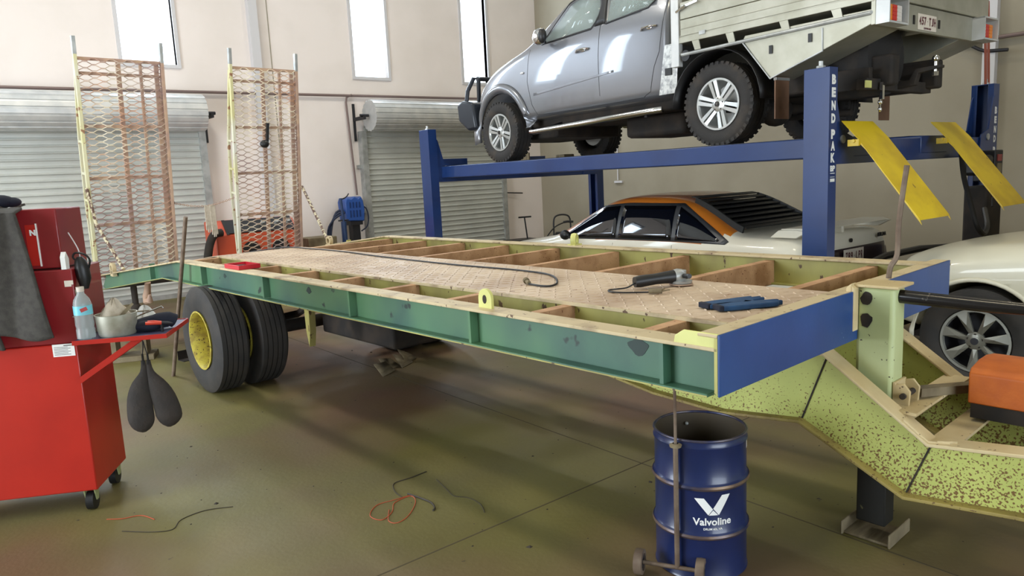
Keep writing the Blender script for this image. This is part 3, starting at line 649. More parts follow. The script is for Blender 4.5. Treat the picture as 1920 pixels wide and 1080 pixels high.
# ---------------------------------------------------------------- vehicle builder (x across, y forward)
def shell(stn, m_low, parent, name='body', sub=2, split=None):
    """stn: (y, zb, zbelt, ztop, hw, ht) rear to front; returns baked object"""
    rings = []
    for y, zb, zl, ztp, hw, ht in stn:
        d = zl-zb
        h = [(hw*.93, zb), (hw*.985, zb+.10*d), (hw, zb+.45*d), (hw*.99, zb+.85*d), (hw*.965, zl)]
        e = ztp-zl
        h += [((hw*.965*.55+ht*.45), zl+e*.5), (ht*1.02, ztp-e*.10-.01), (ht*.9, ztp), (ht*.45, ztp+.012), (0, ztp+.015)]
        rings.append([(x, y, z) for x, z in h] + [(-x, y, z) for x, z in h[-2::-1]])
    n = len(rings[0]); v = [p for r_ in rings for p in r_]; f = []; tg = []
    for i in range(len(rings)-1):
        for k in range(n-1):
            f.append((i*n+k, i*n+k+1, (i+1)*n+k+1, (i+1)*n+k)); tg.append(0 if (k < 4 or k >= n-5) else 1)
    for base_ in (0, (len(rings)-1)*n):
        for k in range((n-1)//2):
            a, b, c_, d_ = base_+k, base_+k+1, base_+n-2-k, base_+n-1-k
            f.append((a, b, c_, d_) if b != c_ else (a, b, d_)); tg.append(0)
    for i in range(len(rings)-1): f.append((i*n, (i+1)*n, (i+1)*n+n-1, i*n+n-1)); tg.append(0)
    me = bpy.data.meshes.new(name); me.from_pydata(v, [], f)
    me.polygons.foreach_set('material_index', tg)
    me.materials.append(m_low); me.materials.append(m_low)
    bm = bmesh.new(); bm.from_mesh(me); bmesh.ops.recalc_face_normals(bm, faces=bm.faces); bm.to_mesh(me); bm.free()
    me.shade_smooth()
    o = bpy.data.objects.new(name, me); COL.objects.link(o); o.parent = parent
    q = o.modifiers.new('u', 'SUBSURF'); q.levels = sub; q.render_levels = sub; bake(o); return o
def cut(o, g):
    c_ = g.build('cutter', m_black, o.parent); bpy.context.view_layer.update()
    q = o.modifiers.new('b', 'BOOLEAN'); q.object = c_; q.operation = 'DIFFERENCE'; q.solver = 'EXACT'
    bake(o); bpy.data.objects.remove(c_)
def bvh(o):
    me = o.data; return BVHTree.FromPolygons([v_.co for v_ in me.vertices], [p.vertices for p in me.polygons])
def side(tr, y, z, off, s=-1):
    h = tr.ray_cast(Vector((s*3, y, z)), Vector((-s, 0, 0)))
    return Vector((h[0].x + s*off, y, z)) if h[0] else None
def lerp_poly(P, t):
    L_ = [0]
    for a, b in zip(P[:-1], P[1:]): L_.append(L_[-1]+math.dist(a, b))
    t *= L_[-1]
    for i in range(len(P)-1):
        if t <= L_[i+1] or i == len(P)-2:
            k = (t-L_[i])/max(1e-9, L_[i+1]-L_[i]); return tuple(P[i][j]+(P[i+1][j]-P[i][j])*k for j in range(len(P[i])))
def panel(tr, bot, top, off, name, m, parent, s=-1, nu=14, nv=6, th=.006, fn=None):
    g = G(); fn = fn or (lambda a, b, o_: side(tr, a, b, o_, s))
    def f_(u, v_):
        a = lerp_poly(bot, u); b = lerp_poly(top, u); y = a[0]+(b[0]-a[0])*v_; z = a[1]+(b[1]-a[1])*v_
        return fn(y, z, off) or Vector((s*.7, y, z))
    g.grid(f_, nu, nv); return g.build(name, m, parent, ang=60, solid=th)
def seam(tr, pts, name, m, parent, s=-1, r=.003, off=0.0):
    P = []
    for i in range(len(pts)-1):
        for j in range(5):
            t_ = j/5; P.append((pts[i][0]+(pts[i+1][0]-pts[i][0])*t_, pts[i][1]+(pts[i+1][1]-pts[i][1])*t_))
    P.append(pts[-1]); Q = [side(tr, a, b, off, s) for a, b in P]; Q = [q for q in Q if q]
    if len(Q) > 1: return G().tube(Q, r, 6).build(name, m, parent)
def spoke_wheel(parent, x, y, z, R, W, rr, s, style, m_t=None, face=None):
    ty = G().lathe(tyre_prof(R, W, rr, 3, .009), (x, y, z), (1, 0, 0), 48, True)
    if style == 'at':
        for k in range(40):
            for q in (-1, 1):
                a = 2*pi*(k+.25*(q > 0))/40; c_ = Vector((x+q*W*.42, y+(R-.006)*math.cos(a), z+(R-.006)*math.sin(a))); d = Vector((0, math.cos(a), math.sin(a)))
                ty.obox(c_-d*.02, c_+d*.009, .03, .02, up=(1, 0, 0))
    ty = ty.build('wheel_tyre', m_t or m_rubd, parent, ang=30)
    a = s*W/2
    G().lathe([(rr+.004, a*.70), (rr+.004, a*.86), (rr-.012, a*.88), (rr-.02, a*.6), (rr-.03, -a*.2), (rr-.04, -a*.6), (0, -a*.6)], (x, y, z), (1, 0, 0), 40).build('rim_barrel', m_dark if style != 'at' else m_alloy, ty)
    g = G(); fx = x+a*.80; hub = .055
    g.lathe([(rr-.020, a*.76), (rr-.012, a*.90), (rr+.004, a*.9), (rr+.004, a*.82)], (x, y, z), (1, 0, 0), 48)
    n = 6 if style == 'at' else 7
    for k in range(n):
        b = 2*pi*(k+.25)/n; d = Vector((0, math.cos(b), math.sin(b))); p_ = Vector((0, -math.sin(b), math.cos(b)))
        def q(r_, w_, o_): return Vector((fx+s*o_, y, z))+d*r_+p_*w_
        if style == 'at':
            for w0 in (-1, 1):   # twin spokes
                A = [q(.045, w0*.006, .0), q(.045, w0*.030, -.004), q(rr-.012, w0*.042, .012), q(rr-.012, w0*.008, .012)]
                B = [p-Vector((s*.03, 0, 0)) for p in A]
                g.add(A+B, [(0, 1, 2, 3), (4, 5, 6, 7), (0, 1, 5, 4), (1, 2, 6, 5), (2, 3, 7, 6), (3, 0, 4, 7)])
        else:
            A = [q(.05, -.014, .0), q(.05, .014, 0), q(rr-.012, .040, .012), q(rr-.012, -.032, .012)]; m1 = q(rr*.55, 0, .018)
            B = [p-Vector((s*.02, 0, 0)) for p in A]
            g.add(A+B+[m1], [(0, 1, 8), (1, 2, 8), (2, 3, 8), (3, 0, 8), (4, 5, 6, 7), (0, 1, 5, 4), (1, 2, 6, 5), (2, 3, 7, 6), (3, 0, 4, 7)])
    g.lathe([(.062, -s*.02), (.062, s*.0), (.035, s*.012), (0, s*.012)], (fx, y, z), (1, 0, 0), 24)
    g.build('wheel_spokes', face or m_alloy, ty, ang=25)
    g = G()
    for k in range(5):
        b = 2*pi*(k+.25)/5; c_ = Vector((fx+s*.002, y+.045*math.cos(b), z+.045*math.sin(b))); g.cyl(c_, c_+Vector((s*.006, 0, 0)), .008, 8)
    g.build('lug_nuts', m_axle, ty)
    g = G().lathe([(.024, s*.013), (.024, s*.018), (0, s*.019)], (fx, y, z), (1, 0, 0), 20); g.build('centre_cap', m_chrome if style == 'at' else m_dark, ty)
    if style == 'at':
        g = G().lathe([(.018, s*.020), (.021, s*.020), (.021, s*.022), (.018, s*.022)], (fx, y, z), (1, 0, 0), 20)
        X = fx+s*.021; B = lambda a_, b_: g.obox((X, y+a_[0], z+a_[1]), (X, y+b_[0], z+b_[1]), .003, .002, up=(1, 0, 0))
        B((-.009, .015), (0, .002)); B((.009, .015), (0, .002)); B((-.015, .006), (-.006, -.014)); B((-.006, -.014), (0, -.001)); B((0, -.001), (.006, -.014)); B((.006, -.014), (.015, .006))
        g.build('wheel_badge', m_black, ty)
    return ty
# ---------------------------------------------------------------- utility truck on the lift
UC, UL = 5.90, 5.30
UT = root('utility_truck', LW(UC, UL, RT), LA, 'silver dual-cab utility truck with aluminium tray raised on the lift', 'truck')
def U(s, l, z): return (s-UC, l-UL, z-RT)
def yl(P): return [(a-UL, b-RT) for a, b in P]
st = [(4.33, 2.20, 2.96, 3.26, .79, .60), (4.36, 2.19, 2.97, 3.33, .805, .62), (4.6, 2.19, 2.97, 3.41, .81, .635), (5.2, 2.18, 2.95, 3.44, .81, .64), (5.7, 2.18, 2.92, 3.41, .81, .63),
      (5.86, 2.18, 2.915, 3.34, .81, .63), (6.28, 2.17, 2.90, 3.03, .81, .70), (6.40, 2.17, 2.87, 2.95, .81, .74), (6.8, 2.16, 2.80, 2.88, .81, .72), (7.12, 2.16, 2.70, 2.78, .79, .68),
      (7.30, 2.16, 2.58, 2.68, .75, .62), (7.38, 2.18, 2.45, 2.56, .70, .56)]
ub = shell([(a-UL, b-RT, c_-RT, d-RT, e, f_) for a, b, c_, d, e, f_ in st], m_silver, UT)
cut(ub, G().cyl(U(4.5, 6.82, 2.10), U(7.3, 6.82, 2.10), .44, 40))
win1 = yl([(6.05, 2.965), (5.33, 2.985), (5.25, 3.06), (5.22, 3.33), (5.62, 3.33), (5.74, 3.30)])
win2 = yl([(5.10, 2.995), (4.60, 3.035), (4.53, 3.08), (4.60, 3.32), (5.14, 3.335)])
cut(ub, G().px(win1, -1.2, 1.2)); cut(ub, G().px(win2, -1.2, 1.2))
ut = bvh(ub)
def ycut(tr, pts, name, parent, s, off=-.004, m=None):
    g = G(); n = len(pts); cy = sum(p[0] for p in pts)/n; cz = sum(p[1] for p in pts)/n
    def xs(y, z):   # width from just outside the opening
        for e in (1.12, 1.2, 1.3):
            q = side(tr, cy+(y-cy)*e, cz+(z-cz)*e, off, s)
            if q: return q.x
        return s*.72
    X = [xs(*p) for p in pts]
    vs = [(x, p[0], p[1]) for x, p in zip(X, pts)] + [(sum(X)/n+s*.004, cy, cz)]
    g.add(vs, [(i, (i+1) % n, n) for i in range(n)]); return g.build(name, m or m_glass, parent, ang=60, solid=.004)
for s in (-1, 1):
    ycut(ut, win1, 'front_window', UT, s); ycut(ut, win2, 'rear_window', UT, s)
    for nm, wn in (('front_window_trim', win1), ('rear_window_trim', win2)):
        q = [side(ut, sum(p[0] for p in wn)/len(wn)+(a-sum(p[0] for p in wn)/len(wn))*1.05, sum(p[1] for p in wn)/len(wn)+(b-sum(p[1] for p in wn)/len(wn))*1.07, .001, s) for a, b in wn]
        q = [p for p in q if p]
        if len(q) > 3: G().tube(q, .010, 6, closed=True).build(nm, m_black, UT)
    seam(ut, yl([(6.27, 2.93), (6.30, 2.60), (6.24, 2.35), (6.17, 2.24), (5.7, 2.235), (5.22, 2.24), (4.66, 2.25), (4.56, 2.29), (4.50, 2.5), (4.44, 2.62), (4.38, 3.03), (4.42, 3.2)]), 'door_seam', m_black, UT, s)
    seam(ut, yl([(5.19, 3.32), (5.19, 3.0), (5.20, 2.7), (5.20, 2.24)]), 'door_seam', m_black, UT, s)
    for l, z in ((5.42, 2.79), (4.56, 2.845)):
        c_ = side(ut, l-UL, z-RT, 0, s)
        G().tube([c_+Vector((s*.005, .09, -.01)), c_+Vector((s*.035, .05, 0)), c_+Vector((s*.035, -.05, .004)), c_+Vector((s*.005, -.09, .0))], .011, 8).sph(tuple(c_+Vector((-s*.012, 0, 0))), .018, .045, .025).build('door_handle', m_chrome, UT)
    g = G(); n_ = 22   # flared arch lip
    def fl(u, v_):
        a = R_(-12)+R_(190)*u; r_ = .435+.105*v_; y, z = 6.82-UL+r_*math.cos(a)*1.0, 2.10-RT+r_*math.sin(a)
        q = side(ut, y, z, .028*math.sin(v_*pi)+.006, s); x = q.x if q else s*.80
        if v_ == 0: x = s*(abs(x)-.03)
        return Vector((x, y, z))
    g.grid(fl, n_, 5); g.build('wheel_arch_flare', m_silver, UT, ang=60, solid=.008)
    G().tube([U(UC+s*.83, 6.24, 2.065), U(UC+s*.84, 6.18, 2.06), U(UC+s*.84, 4.50, 2.115), U(UC+s*.80, 4.42, 2.12)], .028, 10).build('side_step', m_chrome, UT)
    g = G()
    for l in (6.0, 5.3, 4.6): g.obox(U(UC+s*.82, l, 2.08), U(UC+s*.5, l, 2.16), .03, .03)
    g.build('step_bracket', m_black, UT)
    m_ = G().sph((0, 0, 0), .055, .10, .085, 16, 10); m_.v = [(x+s*.90, y+5.95-UL, z+3.0-RT) for x, y, z in m_.v]
    mo = m_.build('side_mirror', m_chrome, UT)
    G().obox((s*.80, 5.98-UL, 2.955-RT), (s*.86, 5.97-UL, 2.96-RT), .03, .03).sph((s*.91, 5.895-UL, 3.0-RT), .045, .05, .075).build('mirror_glass', m_black, mo)
    G().sph((s*.812, 6.38-UL, 2.70-RT), .006, .03, .012).build('side_repeater', m_trim, UT)
    for y_, z_ in ((6.82, 2.10), (3.81, 2.10)):
        spoke_wheel(UT, s*(.82 if s < 0 else .82)-s*.10, y_-UL, z_-RT, .337, .235, .205, s, 'at')
panel(ut, yl([(5.0, 2.52), (6.2, 2.44)]), yl([(5.0, 2.54), (6.2, 2.465)]), .0, 'body_crease', m_silver, UT)
# glass front/back, cabin
def top_fn(tr, off):
    def f_(x, y, _o):
        h = tr.ray_cast(Vector((x, y, 3)), Vector((0, 0, -1))); return Vector((x, y, h[0].z+off)) if h[0] else None
    return f_
tf = top_fn(ut, .006)
G().grid(lambda u, v_: tf((-.60+1.2*u)*(1-.08*v_), (6.24-UL)+(5.90-6.24)*v_, 0) or Vector((0, 0, 1)), 10, 6).build('windscreen', m_glassd, UT, ang=60, solid=.004)
G().grid(lambda u, v_: Vector((-.52+1.04*u, 4.325-UL, 3.0-RT+.27*v_)), 4, 3).build('cab_back_window', m_glassd, UT, solid=.004)
G().box(-.70, .70, 4.45-UL, 6.2-UL, 2.3-RT, 2.75-RT).box(-.7, .7, 5.85-UL, 6.2-UL, 2.75-RT, 2.93-RT).build('cabin_floor', m_black, UT)
for x in (-.38, .38):
    G().box(x-.22, x+.22, 5.0-UL, 5.12-UL, 2.7-RT, 3.1-RT).box(x-.12, x+.12, 5.02-UL, 5.1-UL, 3.1-RT, 3.25-RT).build('seat', m_cloth, UT, bev=.04)
G().box(-.6, .6, 4.44-UL, 4.52-UL, 2.7-RT, 3.08-RT).build('rear_seat', m_cloth, UT, bev=.03)
G().lathe([(.17, -.01), (.18, 0), (.17, .01), (.16, 0)], (.38, 5.66-UL, 3.0-RT), (0, -.9, .5), 24, True).build('steering_wheel', m_black, UT)
G().box(-.6, .6, 3.0-UL, 7.2-UL, 2.12-RT, 2.30-RT).box(-.42, -.30, 2.6-UL, 7.2-UL, 2.12-RT, 2.34-RT).box(.30, .42, 2.6-UL, 7.2-UL, 2.12-RT, 2.34-RT).build('underbody', m_axle, UT, bev=.02)
G().box(-.5, .5, 6.2-UL, 7.3-UL, 2.0-RT, 2.3-RT).build('sump_guard', m_axle, UT, bev=.03)
G().cyl((-.75, 3.81-UL, 2.08-RT), (.75, 3.81-UL, 2.08-RT), .05, 12).sph((0, 3.81-UL, 2.06-RT), .16, .14, .14).build('rear_axle', m_axle, UT)
G().cyl((-.75, 6.82-UL, 2.08-RT), (.75, 6.82-UL, 2.08-RT), .04, 12).build('front_axle', m_axle, UT)
G().box(-.35, .35, 4.55-UL, 5.3-UL, 1.92-RT, 2.14-RT).build('fuel_tank', m_axle, UT, bev=.04)
for x, a, b in ((.1, 3.9, 5.6), (.35, 3.3, 4.4)): G().cyl((x, a-UL, 2.0-RT), (x, b-UL, 2.02-RT), .03, 10).build('exhaust_pipe', m_axle, UT)
# bull bar
m_bb = mat('bull_bar_black', sr(40, 44, 52), .35, .2)
G().px(yl([(7.33, 2.18), (7.50, 2.17), (7.70, 2.30), (7.72, 2.50), (7.60, 2.54), (7.38, 2.50)]), -.80, .80).build('bull_bar_bumper', m_bb, UT, bev=.03)
for s in (-1, 1):
    G().tube([U(UC+s*.72, 7.62, 2.50), U(UC+s*.70, 7.60, 2.66), U(UC+s*.66, 7.52, 2.80), U(UC+s*.60, 7.50, 2.81), U(UC+s*.55, 7.58, 2.54)], .026, 8).build('bull_bar_hoop', m_bb, UT)
G().cyl(U(UC-.6, 7.53, 2.80), U(UC+.6, 7.53, 2.80), .026, 8).build('bull_bar_top_tube', m_bb, UT)
G().px(yl([(7.34, 2.52), (7.40, 2.52), (7.38, 2.64), (7.33, 2.64)]), -.55, .55).build('grille', m_black, UT)
# checker guard, headboard and tray
for q_ in ((-.815, -.80), (.80, .815)): G().px(yl([(4.37, 2.66), (4.22, 2.66), (4.24, 2.24), (4.44, 2.24)]), *q_).build('checker_guard', m_checker, UT, bev=.003)
G().box(-.825, -.815, 4.29-UL, 4.36-UL, 2.40-RT, 2.46-RT).build('guard_latch', m_black, UT)
TZ = 2.66
tr_ = G()
tr_.box(-.90, .90, 2.55-UL, 4.20-UL, TZ-.03-RT, TZ-RT)
tr_.box(-.90, -.87, 2.52-UL, 4.16-UL, TZ-.005-RT, TZ+.03-RT).build('tray_floor', m_alu, UT)
for s in (-1, 1):
    x0, x1 = sorted((s*.905, s*.875))
    G().box(x0, x1, 2.56-UL, 4.12-UL, TZ+.02-RT, TZ+.15-RT).box(x0-.003, x1+.003, 2.56-UL, 4.12-UL, TZ+.075-RT, TZ+.085-RT).box(x0, x1, 2.56-UL, 4.12-UL, TZ+.155-RT, TZ+.29-RT).build('drop_side', m_alu, UT, bev=.003)
    G().box(x0-.004, x1+.004, 2.50-UL, 4.16-UL, TZ-.035-RT, TZ+.012-RT).build('side_coaming', m_alu, UT, bev=.003)
    G().tube([U(UC+s*.88, 4.13, 2.54), U(UC+s*.905, 4.10, 2.53), U(UC+s*.905, 2.52, 2.555), U(UC+s*.88, 2.50, 2.56)], .014, 8).build('rope_rail', m_galv, UT)
    for l in (3.95, 3.62, 3.15, 2.75): G().px(yl([(l+.05, 2.63), (l-.02, 2.63), (l-.04, 2.55), (l+.02, 2.55)]), min(s*.899, s*.907), max(s*.899, s*.907)).build('rail_stay', m_alu, UT)
    G().box(x0-.012, x1+.012, 4.13-UL, 4.21-UL, 2.44-RT, 3.04-RT).build('headboard_post', m_zinc, UT, bev=.004)
    G().obox(U(UC+s*.915, 4.08, TZ+.25), U(UC+s*.93, 3.92, TZ+.265), .02, .015).cyl(U(UC+s*.915, 4.15, TZ+.22), U(UC+s*.93, 4.05, TZ+.25), .012, 8).build('drop_side_latch', m_chrome, UT)
    G().box(x0-.01, x1+.01, 3.86-UL, 3.92-UL, TZ-.0-RT, TZ+.03-RT).build('drop_side_hinge', m_galv, UT)
    G().cyl(U(UC+s*.89, 4.07, 2.52), U(UC+s*.905, 4.07, 2.52), .045, 14).build('fuel_filler', m_black, UT)
    # under-tray box
    pr = yl([(3.52, 2.545), (3.28, 2.235), (3.26, 2.235), (2.50, 2.49), (2.50, 2.58), (3.5, 2.58)])
    a, b = sorted((s*.895, s*.50))
    bx = G().px(pr, a, b).build('under_tray_box', m_alu, UT, bev=.004)
    sx_ = s*.90
    e = [U(UC+sx_, 3.52, 2.535), U(UC+sx_, 3.275, 2.23), U(UC+sx_, 2.86, 2.365), U(UC+sx_, 2.865, 2.52)]
    G().tube(e, .007, 6).build('door_edge', m_galv, bx)
    for l, z in ((3.27, 2.44), (2.955, 2.47)):
        G().box(min(sx_, s*.905), max(sx_, s*.905), l-.014-UL, l+.014-UL, z-.03-RT, z+.03-RT).build('box_latch', m_black, bx)
    G().box(s*.80-.09, s*.80+.09, 3.235-UL, 3.245-UL, 1.93-RT, 2.24-RT).build('mud_flap', m_mud, UT)
    g = G().box(s*.80-.09, s*.80+.09, 3.23-UL, 3.25-UL, 2.215-RT, 2.235-RT)
    g.build('flap_strip', m_galv, UT)
    G().grid(lambda u, v_: Vector((s*(.60+.27*v_), 3.81-UL+.43*math.cos(pi*u), 2.10-RT+.43*math.sin(pi*u))), 16, 2).build('inner_guard', m_black, UT, solid=.006)
G().box(-.86, .86, 4.17-UL, 4.20-UL, 2.66-RT, 2.76-RT).box(-.86, .86, 4.17-UL, 4.20-UL, 3.0-RT, 3.04-RT).box(-.86, .86, 4.178-UL, 4.19-UL, 2.76-RT, 3.0-RT).build('headboard', m_alu, UT)
# tail
g = G().box(-.905, .905, 2.49-UL, 2.52-UL, 2.475-RT, 2.65-RT); tb = g.build('tail_panel', m_alu, UT, bev=.003)
G().box(-.905, .905, 2.48-UL, 2.54-UL, 2.66-RT, 2.95-RT).box(-.905, .905, 2.475-UL, 2.545-UL, 2.655-RT, 2.675-RT).build('tailgate', m_alu, UT, bev=.003)
def lampbox(c_, name, order):
    g = G(); x0, x1 = c_-.135, c_+.135
    g.box(x0, x0+.012, 2.40-UL, 2.49-UL, 2.485-RT, 2.645-RT).box(x1-.012, x1, 2.40-UL, 2.49-UL, 2.485-RT, 2.645-RT).box(x0, x1, 2.40-UL, 2.49-UL, 2.475-RT, 2.487-RT).box(x0, x1, 2.40-UL, 2.49-UL, 2.635-RT, 2.647-RT)
    h = g.build(name, m_zinc, UT)
    ml = {'o': mat('amber_lens', sr(226, 130, 36), .25, emit=0), 'r': mat('red_lens', sr(196, 40, 34), .25), 'w': mat('clear_lens', sr(214, 206, 196), .25)}
    for k, ch in enumerate(order):
        q = G(); xx = c_-.10+.067*k; q.box(xx, xx+.064, 2.43-UL, 2.47-UL, 2.50-RT, 2.60-RT)
        for j in range(4): q.box(xx+.004, xx+.06, 2.427-UL, 2.43-UL, 2.508-RT+j*.024, 2.514-RT+j*.024)
        q.build('lamp_lens', ml[ch], h)
lampbox(-.765, 'tail_lamp', 'orw'); lampbox(.765, 'tail_lamp', 'wro')
np_ = G().box(-.30, -.01+.0, 2.485-UL, 2.49-UL, 2.49-RT, 2.60-RT).build('number_plate', m_plateb, UT, bev=.002)
block('457\u00b7TJH', .030, .058, .0385, m_maroon, np_, frame((-.155, 2.4842-UL, 2.552-RT), (1, 0, 0), (0, 0, 1)), bold=.004, name='plate_lettering')
text('QUEENSLAND', .018, m_maroon, np_, frame((-.155, 2.4845-UL, 2.503-RT), (1, 0, 0), (0, 0, 1)), name='plate_lettering', sx=1)
for x in (-.36, .04): G().box(x-.012, x+.012, 2.484-UL, 2.49-UL, 2.52-RT, 2.58-RT).build('tail_slot', m_black, tb)
# tow bar
tw = G().box(-.62, .40, 2.68-UL, 2.76-UL, 2.09-RT, 2.17-RT).box(-.55, -.50, 2.7-UL, 3.2-UL, 2.1-RT, 2.25-RT).box(.3, .35, 2.7-UL, 3.2-UL, 2.1-RT, 2.25-RT)
tw.px(yl([(2.70, 2.10), (2.56, 2.12), (2.54, 2.20), (2.38, 2.22), (2.38, 2.24), (2.56, 2.235), (2.60, 2.16), (2.70, 2.16)]), -.16, -.10)
to = tw.build('tow_bar', m_axle, UT, bev=.004)
G().sph((-.13, 2.43-UL, 2.29-RT), .026, .026, .026).cyl((-.13, 2.43-UL, 2.19-RT), (-.13, 2.43-UL, 2.27-RT), .014, 10).cyl((-.13, 2.43-UL, 2.17-RT), (-.13, 2.43-UL, 2.20-RT), .022, 6).build('tow_ball', m_chrome, to)
G().cyl((-.46, 2.66-UL, 2.12-RT), (-.46, 2.66-UL, 1.96-RT), .008, 8).sph((-.46, 2.66-UL, 2.0-RT), .018, .018, .018).sph((-.46, 2.66-UL, 1.95-RT), .014, .014, .02).box(-.47, -.44, 2.64-UL, 2.66-UL, 2.02-RT, 2.14-RT).build('safety_shackle', m_chrome, to)
G().box(-.64, -.56, 2.675-UL, 2.685-UL, 2.10-RT, 2.15-RT).build('tow_bar_tag', m_limep, to)
G().cyl((-.2, 2.75-UL, 2.35-RT), (-.2, 3.2-UL, 2.35-RT), .28, 24).build('spare_wheel', m_rubd, UT)
# ---------------------------------------------------------------- sedan under the lift
SCx, SL = 6.19, 5.4
SD = root('sedan', LW(SCx, SL, 0), LA, 'white sedan with orange roof and black rear louvre under the lift', 'car')
def ys(P): return [(a-SL, b) for a, b in P]
st = [(3.27, .42, .74, .83, .72, .60), (3.30, .30, .82, .955, .77, .66), (3.42, .24, .86, .985, .80, .68), (3.85, .22, .89, .97, .81, .69), (4.0, .22, .89, 1.0, .81, .66), (4.5, .22, .885, 1.295, .81, .58), (4.95, .22, .875, 1.335, .81, .58),
      (5.4, .22, .87, 1.33, .81, .58), (5.72, .22, .865, 1.27, .81, .58), (6.32, .22, .85, .93, .81, .66), (6.5, .22, .83, .885, .81, .66), (7.1, .22, .76, .81, .80, .64), (7.6, .24, .68, .72, .77, .60), (7.78, .30, .58, .63, .70, .52)]
sb = shell([(a-SL, b, c_, d, e, f_) for a, b, c_, d, e, f_ in st], m_sedw, SD)
cut(sb, G().cyl((-1.2, 7.0-SL, .31), (1.2, 7.0-SL, .31), .35, 32)); cut(sb, G().cyl((-1.2, 4.05-SL, .31), (1.2, 4.05-SL, .31), .35, 32))
stt = bvh(sb)
# roof and pillars as their own part
def split_top(o, name, m, parent, test):
    me = o.data; idx = [p.index for p in me.polygons if test(p.center)]
    vs = [tuple(v_.co) for v_ in me.vertices]; fs = [tuple(me.polygons[i].vertices) for i in idx]
    used = sorted({i for f_ in fs for i in f_}); mp = {a: b for b, a in enumerate(used)}
    g = G().add([vs[i] for i in used], [tuple(mp[i] for i in f_) for f_ in fs]); q = g.build(name, m, parent, ang=60)
    bm = bmesh.new(); bm.from_mesh(me); bm.faces.ensure_lookup_table(); bmesh.ops.delete(bm, geom=[bm.faces[i] for i in idx], context='FACES'); bm.to_mesh(me); bm.free(); return q
split_top(sb, 'roof', m_orange, SD, lambda c_: c_.z > .90 and -1.56 < c_.y < .98 and c_.z > .905 + max(0, (-c_.y-1.30)*.9))
wb = ys([(6.40, .80), (5.45, .83), (4.54, .86), (4.10, .865)]); wt = ys([(6.20, .90), (5.74, 1.215), (5.3, 1.245), (4.62, 1.235), (4.42, 1.14), (4.06, .90)])
for s in (-1, 1):
    panel(stt, ys([(6.22, .875), (5.45, .895), (4.54, .905), (4.00, .90)]), ys([(6.18, .905), (5.70, 1.235), (5.3, 1.265), (4.60, 1.258), (4.36, 1.13), (3.97, .925)]), .003, 'window_surround', mat('grey_window_trim', sr(64, 64, 66), .35), SD, s, 30, 6)
    panel(stt, ys([(6.20, .89), (5.45, .91), (5.36, .913)]), ys([(6.14, .92), (5.70, 1.21), (5.42, 1.235)]), .008, 'front_side_window', m_glassd, SD, s, 14, 6)
    panel(stt, ys([(5.32, .913), (4.62, .917)]), ys([(5.36, 1.235), (4.68, 1.235)]), .008, 'rear_side_window', m_glassd, SD, s, 10, 6)
    panel(stt, ys([(4.57, .917), (4.08, .925)]), ys([(4.62, 1.225), (4.40, 1.12), (4.07, .935)]), .008, 'quarter_window', m_glassd, SD, s, 14, 6)
    for P in ([(5.39, .86), (5.40, .3)], [(4.60, .87), (4.58, .5), (4.42, .4)], [(6.3, .8), (6.32, .3)], [(3.3, .80), (4.1, .84), (6.4, .80)]):
        seam(stt, ys(P), 'body_seam', m_black, SD, s, .0025)
    for l in (5.5, 4.72):
        c_ = side(stt, l-SL, .80, 0, s); G().box(c_.x-.012, c_.x+.012, l-SL-.07, l-SL+.07, .79, .82).build('door_handle', m_black, SD, bev=.004)
    G().sph((s*.88, 6.02-SL, .93), .05, .07, .055).box(min(s*.78, s*.88), max(s*.78, s*.88), 6.0-SL, 6.04-SL, .90, .93).build('side_mirror', m_black, SD)
    for l in (7.0, 4.05): spoke_wheel(SD, s*.70, l-SL, .31, .31, .19, .19, s, 'x', m_rub, m_galv)
tf = top_fn(stt, .006); 
G().grid(lambda u, v_: tf((-.58+1.16*u)*(1-.12*v_), (6.26-SL)+(5.76-6.26)*v_, 0) or Vector((0, 0, 1)), 10, 6).build('windscreen', m_glassd, SD, ang=60, solid=.004)
g = G().grid(lambda u, v_: tf((-.56+1.12*u)*(1-.1*v_), (4.02-SL)+(4.50-4.02)*v_, 0) or Vector((0, 0, 1)), 10, 6); rw_ = g.build('rear_window', m_glassd, SD, ang=60, solid=.004)
g = G()
for k in range(9):
    y = 3.90-SL+.075*k; z0 = (tf(0, y, 0) or Vector((0, 0, 1))).z; hw = .585-.011*k
    g.add([(x, yy, zz) for x, yy, zz in ((-hw, y, z0+.03), (hw, y, z0+.03), (hw, y+.085, z0+.045), (-hw, y+.085, z0+.045), (-hw, y, z0+.022), (hw, y, z0+.022), (hw, y+.085, z0+.037), (-hw, y+.085, z0+.037))],
          [(0, 1, 2, 3), (4, 5, 6, 7), (0, 1, 5, 4), (1, 2, 6, 5), (2, 3, 7, 6), (3, 0, 4, 7)])
for s in (-1, 1):
    P = [Vector((s*(.59-.012*k), 3.93-SL+.075*k, (tf(s*.5, 3.93-SL+.075*k, 0) or Vector((0, 0, 1))).z+.012)) for k in range(9)]
    for a, b in zip(P[:-1], P[1:]): g.obox(a, b, .02, .07)
g.build('rear_louvre', m_louv, SD)
def rear_fn(tr):
    def f_(x, z, off):
        h = tr.ray_cast(Vector((x, -6, z)), Vector((0, 1, 0))); return Vector((x, h[0].y-off, z)) if h[0] else None
    return f_
rf = rear_fn(stt)
G().grid(lambda u, v_: rf(-.74+1.48*u, .60+.235*v_+.02*u*0, .006) or Vector((-.74+1.48*u, 3.31-SL, .60+.235*v_)), 20, 4).build('tail_panel', m_taild, SD, ang=60, solid=.006)
pl = G().box(-.13, .20, 3.235-SL, 3.245-SL, .685, .825).build('number_plate', m_plateb, SD, bev=.002)
block('789\u00b7LPR', .032, .072, .0435, m_maroon, pl, frame((.035, 3.2338-SL, .765), (1, 0, 0), (0, 0, 1)), bold=.003, name='plate_lettering')
